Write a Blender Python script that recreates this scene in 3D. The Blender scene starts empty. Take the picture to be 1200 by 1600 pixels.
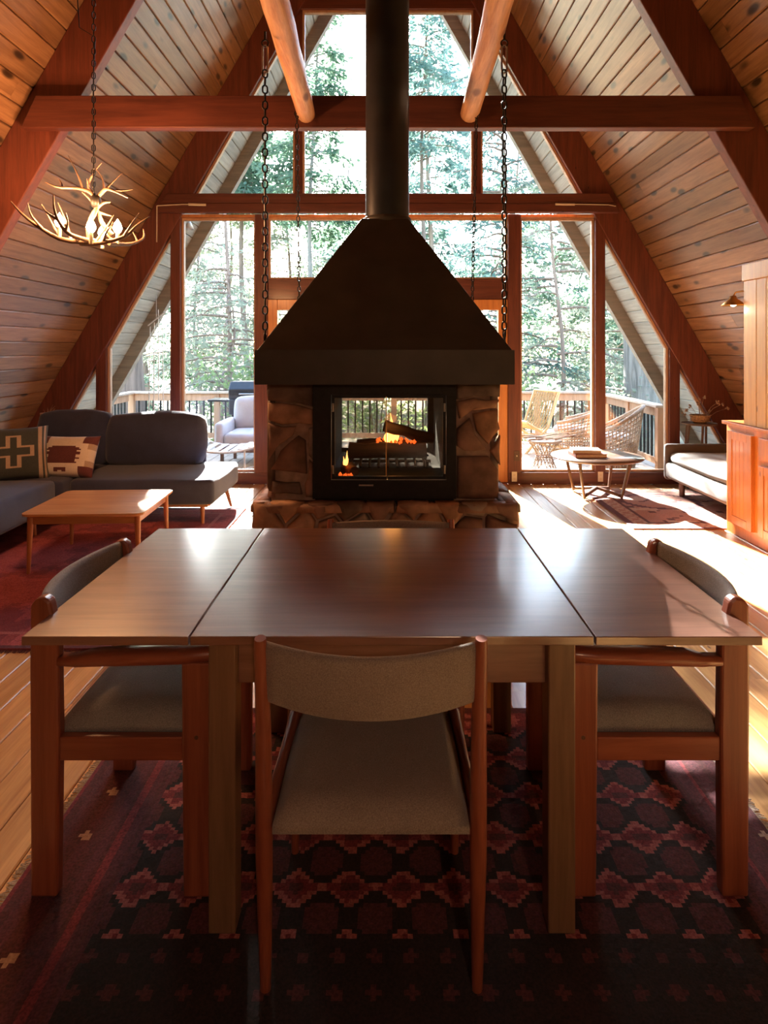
import bpy, bmesh, math, random
from mathutils import Vector, Matrix, noise as mnoise

random.seed(7)
PI = math.pi
scene = bpy.context.scene
C = scene.collection

# ------------------------------------------------------------------ camera
# eye at (0,0,1.45) looking along +Y, level, with lens shift (verticals stay vertical)
EYE = 1.45
cam_d = bpy.data.cameras.new('camera')
cam = bpy.data.objects.new('camera', cam_d); C.objects.link(cam)
cam.location = (0, 0, EYE); cam.rotation_euler = (PI / 2, 0, 0)
cam_d.sensor_fit = 'VERTICAL'; cam_d.sensor_height = 36.0; cam_d.sensor_width = 27.0
cam_d.lens = 1000 / 1600 * 36.0
cam_d.shift_y = -257 / 1600; cam_d.shift_x = -6 / 1600
cam_d.clip_start = 0.05; cam_d.clip_end = 300
scene.camera = cam

# ------------------------------------------------------------------ sky, sun, exposure
SUN_AZ, SUN_EL = math.radians(11), math.radians(30.5)      # sun stands beyond the glass wall, a little to the left
world = bpy.data.worlds.new('world'); scene.world = world
world.use_nodes = True
nt = world.node_tree; nt.nodes.clear()
wo = nt.nodes.new('ShaderNodeOutputWorld'); bg = nt.nodes.new('ShaderNodeBackground')
sky = nt.nodes.new('ShaderNodeTexSky'); sky.sky_type = 'NISHITA'
sky.sun_disc = False; sky.sun_elevation = SUN_EL; sky.sun_rotation = -SUN_AZ
sky.air_density = 1.0; sky.dust_density = 0.8; sky.ozone_density = 1.0
bg.inputs['Strength'].default_value = 2.3
nt.links.new(sky.outputs[0], bg.inputs['Color']); nt.links.new(bg.outputs[0], wo.inputs['Surface'])

sun_d = bpy.data.lights.new('sun', 'SUN'); sun_d.energy = 85; sun_d.angle = math.radians(0.6)
sun_d.color = (1.0, 0.95, 0.88)
sun = bpy.data.objects.new('sun', sun_d); C.objects.link(sun)
travel = Vector((math.sin(SUN_AZ) * math.cos(SUN_EL), -math.cos(SUN_AZ) * math.cos(SUN_EL), -math.sin(SUN_EL)))
sun.rotation_euler = travel.to_track_quat('-Z', 'Y').to_euler()
sun.location = (-6, 20, 18)

scene.view_settings.view_transform = 'Standard'; scene.view_settings.look = 'None'
scene.view_settings.gamma = 1.0; scene.view_settings.use_curve_mapping = False
scene.view_settings.exposure = 0.1
cy = scene.cycles
cy.max_bounces = 10; cy.diffuse_bounces = 6; cy.glossy_bounces = 4; cy.transparent_max_bounces = 24
cy.transmission_bounces = 4; cy.sample_clamp_indirect = 6.0; cy.use_denoising = True
cy.caustics_reflective = False; cy.caustics_refractive = False

# ------------------------------------------------------------------ materials
M = {}
def new_mat(name):
    m = bpy.data.materials.new(name); m.use_nodes = True
    t = m.node_tree; b = t.nodes['Principled BSDF']
    M[name] = m
    return m, t, b
def N(t, typ, **kw):
    n = t.nodes.new(typ)
    for k, v in kw.items():
        if k in n.inputs: n.inputs[k].default_value = v
        else: setattr(n, k, v)
    return n
def ramp(t, stops):
    r = t.nodes.new('ShaderNodeValToRGB')
    e = r.color_ramp.elements
    while len(e) < len(stops): e.new(0.5)
    for i, (p, c) in enumerate(stops):
        e[i].position = p; e[i].color = (*c, 1) if len(c) == 3 else c
    return r
def bump(t, b, h, strength=0.2, dist=0.01):
    n = N(t, 'ShaderNodeBump'); n.inputs['Strength'].default_value = strength; n.inputs['Distance'].default_value = dist
    t.links.new(h, n.inputs['Height']); t.links.new(n.outputs[0], b.inputs['Normal'])
def mixc(t, fac, a, b_, mode='MIX'):
    n = t.nodes.new('ShaderNodeMix'); n.data_type = 'RGBA'; n.blend_type = mode
    if isinstance(fac, (int, float)): n.inputs[0].default_value = fac
    else: t.links.new(fac, n.inputs[0])
    for v, s in ((a, n.inputs[6]), (b_, n.inputs[7])):
        if isinstance(v, tuple): s.default_value = (*v, 1)
        else: t.links.new(v, s)
    return n.outputs[2]
def wood(name, dark, light, axis='X', rough=0.45, coat=0.0, knots=0.0, knot_col=(0.05, 0.02, 0.01), vary=0.25, grain=14, coat_rough=0.15, relief=0.12):
    """streaky wood grain along one local axis, an offset and tone of its own for each board"""
    m, t, b = new_mat(name)
    tc = N(t, 'ShaderNodeTexCoord'); oi = N(t, 'ShaderNodeObjectInfo')
    off = N(t, 'ShaderNodeVectorMath', operation='SCALE'); off.inputs['Scale'].default_value = 37.0
    cmb = N(t, 'ShaderNodeCombineXYZ')
    for i in range(3): t.links.new(oi.outputs['Random'], cmb.inputs[i])
    t.links.new(cmb.outputs[0], off.inputs[0])
    add = N(t, 'ShaderNodeVectorMath', operation='ADD')
    t.links.new(tc.outputs['Object'], add.inputs[0]); t.links.new(off.outputs[0], add.inputs[1])
    mp = N(t, 'ShaderNodeMapping'); s = [grain] * 3; s['XYZ'.index(axis)] = grain * 0.07
    mp.inputs['Scale'].default_value = s
    t.links.new(add.outputs[0], mp.inputs[0])
    n1 = N(t, 'ShaderNodeTexNoise', Scale=1.6, Detail=5.0, Roughness=0.6, Distortion=0.6)
    t.links.new(mp.outputs[0], n1.inputs['Vector'])
    n2 = N(t, 'ShaderNodeTexNoise', Scale=7.0, Detail=3.0, Roughness=0.7)
    t.links.new(mp.outputs[0], n2.inputs['Vector'])
    mx = N(t, 'ShaderNodeMath', operation='MULTIPLY_ADD'); mx.inputs[1].default_value = 0.35
    t.links.new(n2.outputs[0], mx.inputs[0]); t.links.new(n1.outputs[0], mx.inputs[2])
    r = ramp(t, [(0.42, dark), (0.85, light)])
    t.links.new(mx.outputs[0], r.inputs[0])
    col = r.outputs[0]
    if knots:
        mk = N(t, 'ShaderNodeMapping'); sk = [7.5] * 3; sk['XYZ'.index(axis)] = 3.0
        mk.inputs['Scale'].default_value = sk
        t.links.new(add.outputs[0], mk.inputs[0])
        v = N(t, 'ShaderNodeTexVoronoi', Scale=1.0); t.links.new(mk.outputs[0], v.inputs['Vector'])
        kr = ramp(t, [(0.0, (1, 1, 1)), (knots * 0.55, (0.9, 0.9, 0.9)), (knots, (0, 0, 0))])
        t.links.new(v.outputs['Distance'], kr.inputs[0])
        col = mixc(t, kr.outputs[0], col, knot_col)
    hv = N(t, 'ShaderNodeHueSaturation')
    vr = N(t, 'ShaderNodeMapRange'); vr.inputs[3].default_value = 1 - vary; vr.inputs[4].default_value = 1 + vary
    t.links.new(oi.outputs['Random'], vr.inputs[0]); t.links.new(vr.outputs[0], hv.inputs['Value'])
    t.links.new(col, hv.inputs['Color']); t.links.new(hv.outputs[0], b.inputs['Base Color'])
    b.inputs['Roughness'].default_value = rough
    b.inputs['Coat Weight'].default_value = coat; b.inputs['Coat Roughness'].default_value = coat_rough
    bump(t, b, mx.outputs[0], relief, 0.004)
    return m
def plain(name, col, rough=0.6, metal=0.0, var=0.15, scale=30, bumpy=0.1, coat=0.0, sheen=0.0):
    """a colour broken by fine noise"""
    m, t, b = new_mat(name)
    tc = N(t, 'ShaderNodeTexCoord')
    n = N(t, 'ShaderNodeTexNoise', Scale=float(scale), Detail=4.0); t.links.new(tc.outputs['Object'], n.inputs['Vector'])
    lo = tuple(max(0, c * (1 - var)) for c in col); hi = tuple(min(1, c * (1 + var)) for c in col)
    r = ramp(t, [(0.3, lo), (0.7, hi)]); t.links.new(n.outputs[0], r.inputs[0])
    t.links.new(r.outputs[0], b.inputs['Base Color'])
    b.inputs['Roughness'].default_value = rough; b.inputs['Metallic'].default_value = metal
    b.inputs['Coat Weight'].default_value = coat
    if sheen: b.inputs['Sheen Weight'].default_value = sheen
    if bumpy: bump(t, b, n.outputs[0], bumpy, 0.004)
    return m
def fabric(name, c1, c2, scale=350, sheen=0.2):
    m, t, b = new_mat(name)
    tc = N(t, 'ShaderNodeTexCoord')
    n = N(t, 'ShaderNodeTexNoise', Scale=float(scale), Detail=2.0); t.links.new(tc.outputs['Object'], n.inputs['Vector'])
    n2 = N(t, 'ShaderNodeTexNoise', Scale=9.0, Detail=3.0); t.links.new(tc.outputs['Object'], n2.inputs['Vector'])
    a = N(t, 'ShaderNodeMath', operation='MULTIPLY_ADD'); a.inputs[1].default_value = 0.3
    t.links.new(n2.outputs[0], a.inputs[0]); t.links.new(n.outputs[0], a.inputs[2])
    r = ramp(t, [(0.45, c1), (0.85, c2)]); t.links.new(a.outputs[0], r.inputs[0])
    t.links.new(r.outputs[0], b.inputs['Base Color']); b.inputs['Roughness'].default_value = 0.95
    b.inputs['Sheen Weight'].default_value = sheen
    bump(t, b, n.outputs[0], 0.35, 0.002)
    return m
def emit(name, col, strength):
    m, t, b = new_mat(name)
    b.inputs['Base Color'].default_value = (*col, 1)
    b.inputs['Emission Color'].default_value = (*col, 1); b.inputs['Emission Strength'].default_value = strength
    return m
def glass(name, tint=(0.97, 0.985, 0.98), ior=1.45, extra=0.0):
    m, t, b = new_mat(name); t.nodes.remove(b)
    o = t.nodes['Material Output']
    tr = N(t, 'ShaderNodeBsdfTransparent'); tr.inputs[0].default_value = (*tint, 1)
    gl = N(t, 'ShaderNodeBsdfGlossy'); gl.inputs['Roughness'].default_value = 0.02
    fr = N(t, 'ShaderNodeFresnel'); fr.inputs[0].default_value = ior
    mx = N(t, 'ShaderNodeMixShader')
    t.links.new(fr.outputs[0], mx.inputs[0]); t.links.new(tr.outputs[0], mx.inputs[1]); t.links.new(gl.outputs[0], mx.inputs[2])
    t.links.new(mx.outputs[0], o.inputs['Surface'])
    return m
def leaf(name, c1, c2):
    m, t, b = new_mat(name); t.nodes.remove(b)
    o = t.nodes['Material Output']
    tc = N(t, 'ShaderNodeTexCoord'); n = N(t, 'ShaderNodeTexNoise', Scale=1.1, Detail=6.0, Roughness=0.75)
    t.links.new(tc.outputs['Object'], n.inputs['Vector'])
    r = ramp(t, [(0.35, c1), (0.65, c2)]); t.links.new(n.outputs[0], r.inputs[0])
    d = N(t, 'ShaderNodeBsdfDiffuse'); tl = N(t, 'ShaderNodeBsdfTranslucent'); mx = N(t, 'ShaderNodeMixShader'); mx.inputs[0].default_value = 0.6
    t.links.new(r.outputs[0], d.inputs[0]); t.links.new(r.outputs[0], tl.inputs[0])
    t.links.new(d.outputs[0], mx.inputs[1]); t.links.new(tl.outputs[0], mx.inputs[2]); t.links.new(mx.outputs[0], o.inputs['Surface'])
    return m

wood('ceiling_pine', (0.165, 0.073, 0.033), (0.36, 0.195, 0.098), 'X', 0.38, 0.3, 0.24, (0.025, 0.012, 0.006), 0.26, coat_rough=.3)
wood('floor_pine', (0.40, 0.19, 0.06), (0.66, 0.38, 0.15), 'X', 0.32, 0.35, 0.06, (0.12, 0.04, 0.015), 0.18, coat_rough=0.22)
wood('red_beam', (0.065, 0.016, 0.011), (0.15, 0.040, 0.024), 'X', 0.5, 0.1, 0.05, (0.03, 0.008, 0.005), 0.1)
wood('red_post', (0.075, 0.018, 0.012), (0.17, 0.045, 0.026), 'Z', 0.5, 0.1, 0.05, (0.03, 0.008, 0.005), 0.1)
wood('door_pine', (0.42, 0.15, 0.05), (0.62, 0.27, 0.09), 'Z', 0.45, 0.1, 0.0, vary=0.08)
wood('soffit', (0.20, 0.20, 0.17), (0.36, 0.35, 0.29), 'X', 0.8, 0, 0.05, (0.1, 0.09, 0.07), 0.15)
wood('barge', (0.16, 0.15, 0.12), (0.30, 0.27, 0.21), 'X', 0.8, 0, 0.0, vary=0.05)
wood('log_wood', (0.42, 0.18, 0.08), (0.74, 0.42, 0.22), 'Y', 0.5, 0.1, 0.22, (0.24, 0.09, 0.04), 0.05, grain=22, relief=.4)
wood('table_wood', (0.15, 0.062, 0.042), (0.26, 0.125, 0.088), 'X', 0.35, 1.0, 0.0, vary=0.06, coat_rough=0.17, relief=0.03)
M['table_wood'].node_tree.nodes['Principled BSDF'].inputs['Coat IOR'].default_value = 1.65
wood('chair_wood', (0.19, 0.044, 0.024), (0.34, 0.098, 0.050), 'Z', 0.35, 0.3, 0.0, vary=0.08)
wood('chair_wood_long', (0.19, 0.044, 0.024), (0.34, 0.098, 0.050), 'Y', 0.35, 0.3, 0.0, vary=0.08)
wood('leg_wood', (0.12, 0.065, 0.035), (0.22, 0.12, 0.065), 'Z', 0.4, 0.2, 0.0, vary=0.05)
wood('teak', (0.36, 0.15, 0.055), (0.58, 0.30, 0.13), 'X', 0.35, 0.25, 0.0, vary=0.06)
wood('teak_leg', (0.34, 0.12, 0.045), (0.52, 0.22, 0.09), 'Z', 0.4, 0.2, 0.0, vary=0.06)
wood('cab_pine', (0.42, 0.11, 0.022), (0.62, 0.21, 0.045), 'Z', 0.35, 0.35, 0.075, (0.16, 0.04, 0.012), 0.06)
wood('tall_pine', (0.44, 0.19, 0.035), (0.62, 0.32, 0.08), 'Z', 0.4, 0.25, 0.085, (0.12, 0.04, 0.012), 0.08)
wood('walnut', (0.07, 0.032, 0.018), (0.15, 0.07, 0.04), 'Z', 0.4, 0.3, 0.0, vary=0.05)
wood('walnut_top', (0.10, 0.05, 0.03), (0.20, 0.11, 0.07), 'X', 0.28, 0.5, 0.0, vary=0.05)
wood('deck_board', (0.34, 0.25, 0.18), (0.52, 0.40, 0.30), 'Y', 0.8, 0, 0.03, (0.15, 0.1, 0.07), 0.15)
wood('rail_wood', (0.36, 0.19, 0.10), (0.56, 0.34, 0.20), 'Z', 0.75, 0, 0.05, (0.15, 0.08, 0.04), 0.12)
wood('bark', (0.10, 0.075, 0.06), (0.30, 0.22, 0.17), 'Z', 0.95, 0, 0.0, vary=0.2, grain=9, relief=1.0)
wood('grey_bark', (0.08, 0.075, 0.065), (0.30, 0.28, 0.24), 'Z', 0.95, 0, 0.0, vary=0.1, grain=9, relief=1.0)
wood('firewood', (0.03, 0.018, 0.012), (0.10, 0.055, 0.03), 'Y', 0.95, 0, 0.0, vary=0.2, grain=18, relief=0.8)
wood('cane', (0.45, 0.27, 0.10), (0.68, 0.45, 0.20), 'Z', 0.6, 0, 0.0, vary=0.1)
wood('twig', (0.08, 0.045, 0.03), (0.18, 0.11, 0.07), 'Z', 0.8, 0, 0.0, vary=0.1)
plain('hood_metal', (0.060, 0.054, 0.050), 0.5, 0.3, 0.2, 6, 0.05)
plain('pipe_metal', (0.035, 0.042, 0.055), 0.36, 0.4, 0.2, 6, 0.04)
plain('black_iron', (0.018, 0.017, 0.016), 0.5, 0.6, 0.2, 40, 0.1)
plain('soot', (0.02, 0.017, 0.015), 0.95, 0, 0.3, 20, 0.3)
plain('steel', (0.45, 0.43, 0.40), 0.3, 1.0, 0.1, 40, 0)
plain('mortar', (0.42, 0.30, 0.235), 0.95, 0, 0.25, 25, 0.6)
plain('plaster', (0.55, 0.50, 0.44), 0.9, 0, 0.05, 10, 0.05)
plain('white_plastic', (0.72, 0.68, 0.6), 0.4, 0, 0.05, 10, 0)
plain('brown_plastic', (0.08, 0.035, 0.02), 0.4, 0, 0.05, 10, 0)
plain('roof_skin', (0.12, 0.08, 0.055), 0.9, 0, 0.2, 8, 0.1)
plain('antler', (0.15, 0.085, 0.05), 0.5, 0, 0.5, 16, 0.25)
plain('candle', (0.75, 0.62, 0.42), 0.5, 0, 0.1, 20, 0)
plain('clay', (0.50, 0.27, 0.17), 0.8, 0, 0.2, 30, 0.1)
plain('paper', (0.66, 0.58, 0.47), 0.8, 0, 0.1, 90, 0.1)
plain('book_red', (0.26, 0.06, 0.04), 0.55, 0, 0.15, 40, 0)
plain('book_pale', (0.50, 0.38, 0.27), 0.55, 0, 0.15, 40, 0)
plain('brass', (0.75, 0.42, 0.14), 0.3, 1.0, 0.1, 30, 0)
plain('earth', (0.10, 0.08, 0.04), 0.95, 0, 0.5, 2, 0.5)
plain('wicker', (0.40, 0.27, 0.17), 0.75, 0, 0.35, 60, 0.3)
plain('wicker_dark', (0.17, 0.12, 0.09), 0.75, 0, 0.35, 60, 0.3)
plain('sling', (0.50, 0.34, 0.15), 0.8, 0, 0.2, 50, 0.2)
plain('grill_black', (0.025, 0.028, 0.034), 0.35, 0.3, 0.15, 12, 0.02)
plain('metal_white', (0.62, 0.62, 0.60), 0.35, 0.2, 0.05, 12, 0)
plain('dry_grass', (0.32, 0.22, 0.15), 0.9, 0, 0.4, 40, 0.1)
plain('basket', (0.36, 0.22, 0.12), 0.85, 0, 0.4, 70, 0.3)
plain('cord_white', (0.7, 0.6, 0.5), 0.6, 0, 0.05, 10, 0)
for i, c in enumerate([(0.30, 0.175, 0.13), (0.22, 0.12, 0.09), (0.40, 0.235, 0.16), (0.17, 0.12, 0.10), (0.45, 0.25, 0.15), (0.30, 0.235, 0.195)]):
    plain('stone_%s' % 'abcdef'[i], c, 0.75, 0, 0.45, 11, 0.9)
fabric('seat_fabric', (0.19, 0.15, 0.13), (0.33, 0.275, 0.245), 420)
fabric('back_fabric', (0.17, 0.165, 0.165), (0.34, 0.33, 0.33), 420)
fabric('navy', (0.015, 0.026, 0.068), (0.042, 0.064, 0.135), 420, 0.3)
fabric('charcoal', (0.018, 0.022, 0.050), (0.044, 0.054, 0.112), 420, 0.3)
fabric('taupe', (0.06, 0.046, 0.038), (0.125, 0.10, 0.085), 300, 0.4)
fabric('pale_cushion', (0.38, 0.36, 0.36), (0.52, 0.50, 0.50), 200)
fabric('cream', (0.62, 0.52, 0.43), (0.82, 0.73, 0.64), 300)
fabric('maroon', (0.085, 0.022, 0.024), (0.16, 0.045, 0.045), 300)
fabric('dark_green', (0.03, 0.036, 0.034), (0.07, 0.078, 0.07), 300)
fabric('pillow_tan', (0.36, 0.25, 0.18), (0.52, 0.40, 0.31), 300)
fabric('rug_red', (0.1, 0.012, 0.018), (0.24, 0.035, 0.042), 160, 0.0)
fabric('rug_pink', (0.24, 0.055, 0.05), (0.42, 0.13, 0.115), 160, 0.0)
fabric('rug_black', (0.008, 0.005, 0.006), (0.026, 0.013, 0.013), 160, 0.0)
fabric('rug_wine', (0.055, 0.012, 0.018), (0.125, 0.03, 0.04), 160, 0.0)
fabric('rug_maroon', (0.045, 0.01, 0.012), (0.11, 0.026, 0.028), 160, 0.0)
fabric('rug_tan', (0.30, 0.17, 0.12), (0.46, 0.29, 0.21), 160, 0.1)
fabric('rug_rust', (0.20, 0.07, 0.045), (0.38, 0.15, 0.10), 160, 0.1)
fabric('wool_red', (0.24, 0.035, 0.04), (0.46, 0.10, 0.095), 120, 0.0)
fabric('wool_deep', (0.16, 0.022, 0.03), (0.32, 0.06, 0.06), 120, 0.0)
fabric('fringe', (0.45, 0.38, 0.32), (0.72, 0.64, 0.56), 160, 0.1)
leaf('needles', (0.05, 0.105, 0.075), (0.20, 0.29, 0.19))
leaf('needles_blue', (0.065, 0.13, 0.12), (0.22, 0.33, 0.28))
leaf('leaves_bright', (0.14, 0.22, 0.09), (0.38, 0.46, 0.22))
leaf('leaves_grey', (0.18, 0.21, 0.16), (0.40, 0.44, 0.34))
glass('window_glass')
glass('fire_glass', (0.82, 0.80, 0.76))
emit('bulb', (1.0, 0.62, 0.30), 120)
emit('lamp_bulb', (1.0, 0.82, 0.55), 30)
emit('flame', (1.0, 0.38, 0.08), 6)
emit('ember', (1.0, 0.14, 0.02), 1.6)

# ------------------------------------------------------------------ helpers
def link(o, parent=None):
    C.objects.link(o)
    if parent is not None: o.parent = parent
    return o
def tag(o, label=None, cat=None, group=None, kind=None):
    if label: o['label'] = label
    if cat: o['category'] = cat
    if group: o['group'] = group
    if kind: o['kind'] = kind
    return o
def thing(name, label, cat, loc=(0, 0, 0), rotz=0, group=None, kind=None):
    o = bpy.data.objects.new(name, None); o.empty_display_size = 0.1
    o.location = loc; o.rotation_euler = (0, 0, rotz); C.objects.link(o)
    return tag(o, label, cat, group, kind)
def setting(name, label=None, loc=(0, 0, 0)):
    o = bpy.data.objects.new(name, None); o.empty_display_size = 0.1; o.location = loc; C.objects.link(o)
    return tag(o, label, None, None, 'structure')
class MB:
    """collects shapes, then becomes one mesh object"""
    def __init__(s): s.v = []; s.f = []; s.mi = []; s.sm = []
    def add(s, v, f, mi=0, smooth=False):
        b = len(s.v); s.v += [tuple(x) for x in v]
        s.f += [tuple(i + b for i in q) for q in f]; s.mi += [mi] * len(f); s.sm += [smooth] * len(f); return s
    def box(s, x0, x1, y0, y1, z0, z1, mi=0):
        return s.add([(x0, y0, z0), (x1, y0, z0), (x1, y1, z0), (x0, y1, z0), (x0, y0, z1), (x1, y0, z1), (x1, y1, z1), (x0, y1, z1)],
                     [(3, 2, 1, 0), (4, 5, 6, 7), (0, 1, 5, 4), (1, 2, 6, 5), (2, 3, 7, 6), (3, 0, 4, 7)], mi)
    def prism(s, pts, y0, y1, mi=0):
        """polygon given in x,z pushed along y"""
        n = len(pts)
        a = sum(pts[i][0] * pts[(i + 1) % n][1] - pts[(i + 1) % n][0] * pts[i][1] for i in range(n))
        if a < 0: pts = pts[::-1]
        v = [(x, y0, z) for x, z in pts] + [(x, y1, z) for x, z in pts]
        f = [tuple(range(n)), tuple(range(2 * n - 1, n - 1, -1))] + [(i, i + n, (i + 1) % n + n, (i + 1) % n) for i in range(n)]
        return s.add(v, f, mi)
    def tube(s, pts, rad, n=8, mi=0, smooth=True, cap=True, flat=1.0):
        pts = [Vector(p) for p in pts]
        if isinstance(rad, (int, float)): rad = [rad] * len(pts)
        v = []; f = []
        t0 = (pts[1] - pts[0]).normalized()
        ref = Vector((0, 0, 1)) if abs(t0.z) < 0.9 else Vector((1, 0, 0))
        u = t0.cross(ref).normalized()
        for i, p in enumerate(pts):
            t = (pts[min(i + 1, len(pts) - 1)] - pts[max(i - 1, 0)]).normalized()
            u = (u - t * u.dot(t)).normalized(); w = t.cross(u)
            for k in range(n):
                a = 2 * PI * k / n
                v.append(p + u * math.cos(a) * rad[i] + w * math.sin(a) * rad[i] * flat)
        for i in range(len(pts) - 1):
            for k in range(n):
                k2 = (k + 1) % n
                f.append((i * n + k, i * n + k2, (i + 1) * n + k2, (i + 1) * n + k))
        s.add(v, f, mi, smooth)
        if cap:
            s.add(v[:n], [tuple(range(n - 1, -1, -1))], mi); s.add(v[-n:], [tuple(range(n))], mi)
        return s
    def lathe(s, prof, n=20, mi=0, cx=0, cy=0, smooth=True):
        v = []; f = []
        for r, z in prof:
            for k in range(n): v.append((cx + r * math.cos(2 * PI * k / n), cy + r * math.sin(2 * PI * k / n), z))
        for i in range(len(prof) - 1):
            for k in range(n):
                k2 = (k + 1) % n; f.append((i * n + k, i * n + k2, (i + 1) * n + k2, (i + 1) * n + k))
        return s.add(v, f, mi, smooth)
    def build(s, name, mats, parent=None, matrix=None, bevel=0, seg=2, smooth=None):
        me = bpy.data.meshes.new(name)
        me.from_pydata(s.v, [], s.f)
        if not isinstance(mats, (list, tuple)): mats = [mats]
        for m in mats: me.materials.append(M[m] if isinstance(m, str) else m)
        me.polygons.foreach_set('material_index', s.mi); me.polygons.foreach_set('use_smooth', s.sm)
        if bevel:
            bm = bmesh.new(); bm.from_mesh(me)
            bmesh.ops.remove_doubles(bm, verts=bm.verts, dist=1e-6)
            ed = [e for e in bm.edges if len(e.link_faces) == 2 and e.calc_face_angle(0) > 0.6]
            bmesh.ops.bevel(bm, geom=ed, offset=bevel, segments=seg, profile=0.5, affect='EDGES', clamp_overlap=True)
            if smooth:
                for q in bm.faces: q.smooth = True
            bm.to_mesh(me); bm.free()
        me.update()
        o = bpy.data.objects.new(name, me)
        if matrix is not None: o.matrix_local = matrix
        return link(o, parent)
def box(name, mat, parent, x0, x1, y0, y1, z0, z1, bevel=0.004, seg=2, smooth=None):
    return MB().box(x0, x1, y0, y1, z0, z1).build(name, mat, parent, bevel=bevel, seg=seg, smooth=smooth)
def soft(name, mat, parent, x0, x1, y0, y1, z0, z1, r=0.05, puff=0.0, lump=0.0, seed=0):
    """an upholstered block: rounded, bulging a little in the middle"""
    bm = bmesh.new(); bmesh.ops.create_cube(bm, size=1)
    sx, sy, sz = x1 - x0, y1 - y0, z1 - z0
    bmesh.ops.scale(bm, vec=(sx, sy, sz), verts=bm.verts)
    bmesh.ops.bevel(bm, geom=list(bm.edges), offset=r, segments=3, profile=0.5, affect='EDGES', clamp_overlap=True)
    bmesh.ops.subdivide_edges(bm, edges=[e for e in bm.edges if e.calc_length() > 0.12], cuts=5, use_grid_fill=True)
    for v in bm.verts:
        u, w, q = 2 * v.co.x / sx, 2 * v.co.y / sy, 2 * v.co.z / sz
        k = Vector((u * max(0, 1 - w * w) * max(0, 1 - q * q), w * max(0, 1 - u * u) * max(0, 1 - q * q), q * max(0, 1 - u * u) * max(0, 1 - w * w)))
        v.co += k * puff
        if lump: v.co += mnoise.noise_vector(v.co * 5 + Vector((seed, 0, 0))) * lump
        v.co += Vector(((x0 + x1) / 2, (y0 + y1) / 2, (z0 + z1) / 2))
    for q in bm.faces: q.smooth = True
    me = bpy.data.meshes.new(name); bm.to_mesh(me); bm.free(); me.materials.append(M[mat])
    return link(bpy.data.objects.new(name, me), parent)
def pillow(name, mats, parent, w, h, d, pattern=None, n=22, matrix=None):
    """a thrown cushion: w wide (x), h tall (z), d thick (y), pinched corners; pattern(u,v) gives the print's colour"""
    mb = MB(); fs = []
    for side in (-1, 1):
        base = len(mb.v); vs = []
        for j in range(n + 1):
            for i in range(n + 1):
                u, v = 2 * i / n - 1, 2 * j / n - 1
                t = (max(0, 1 - u ** 4) * max(0, 1 - v ** 4)) ** 0.5
                pin = 1 - 0.07 * (1 - abs(v) ** 2) * abs(u) ** 2 - 0
                pin2 = 1 - 0.07 * (1 - abs(u) ** 2) * abs(v) ** 2
                vs.append((u * w / 2 * pin, side * d / 2 * t, v * h / 2 * pin2))
        f = []; mi = []
        for j in range(n):
            for i in range(n):
                a = j * (n + 1) + i; q = (a, a + 1, a + n + 2, a + n + 1)
                f.append(q if side < 0 else q[::-1])
                mi.append(pattern(2 * (i + .5) / n - 1, 2 * (j + .5) / n - 1) if pattern else 0)
        mb.add(vs, f, 0, True); mb.mi[-len(f):] = mi
    return mb.build(name, mats, parent, matrix)
def frame_matrix(o, ex, ey, ez):
    return Matrix(((ex[0], ey[0], ez[0], o[0]), (ex[1], ey[1], ez[1], o[1]), (ex[2], ey[2], ez[2], o[2]), (0, 0, 0, 1)))
def board_mesh(name, L, W, T, mat, g=0.004):
    if 'ceiling' in name or 'soffit' in name: g = 0.008
    """a board along x, its face at z=0 (normal +z), V-grooved long edges"""
    mb = MB()
    pr = [(0, -T), (W, -T), (W, -g), (W - g, 0), (g, 0), (0, -g)]
    v = [(0, y, z) for y, z in pr] + [(L, y, z) for y, z in pr]
    n = 6
    f = [tuple(range(n - 1, -1, -1)), tuple(range(n, 2 * n))] + [(i, (i + 1) % n, (i + 1) % n + n, i + n) for i in range(n)]
    mb.add(v, f)
    me = bpy.data.meshes.new(name); me.from_pydata(mb.v, [], mb.f); me.materials.append(M[mat]); me.update()
    return me
_bm = {}
def board(name, L, W, T, mat, parent, matrix):
    L = round(L, 2); k = (name, L, W, T, mat)
    if k not in _bm: _bm[k] = board_mesh(name, L, W, T, mat)
    o = bpy.data.objects.new(name, _bm[k]); o.matrix_local = matrix
    return link(o, parent)
def copy_tree(o, parent=None):
    c = o.copy(); C.objects.link(c); c.parent = parent
    for ch in list(o.children): copy_tree(ch, c)
    return c
def px(x, y, d):
    """a point measured in the photograph, d metres away"""
    return Vector(((x - 606) * d / 1000, d, EYE - (y - 543) * d / 1000))

# ================================================================== SETTING
TAN = 1.75; ZC = 7.28; ZI = 6.68            # roof slope; ceiling plane and rafter underside at the ridge
CO, SI = 1 / math.hypot(1, TAN), TAN / math.hypot(1, TAN)
YW = 6.86                                   # the glass
def xc(z): return (ZC - z) / TAN
def xi(z): return (ZI - z) / TAN

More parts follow.
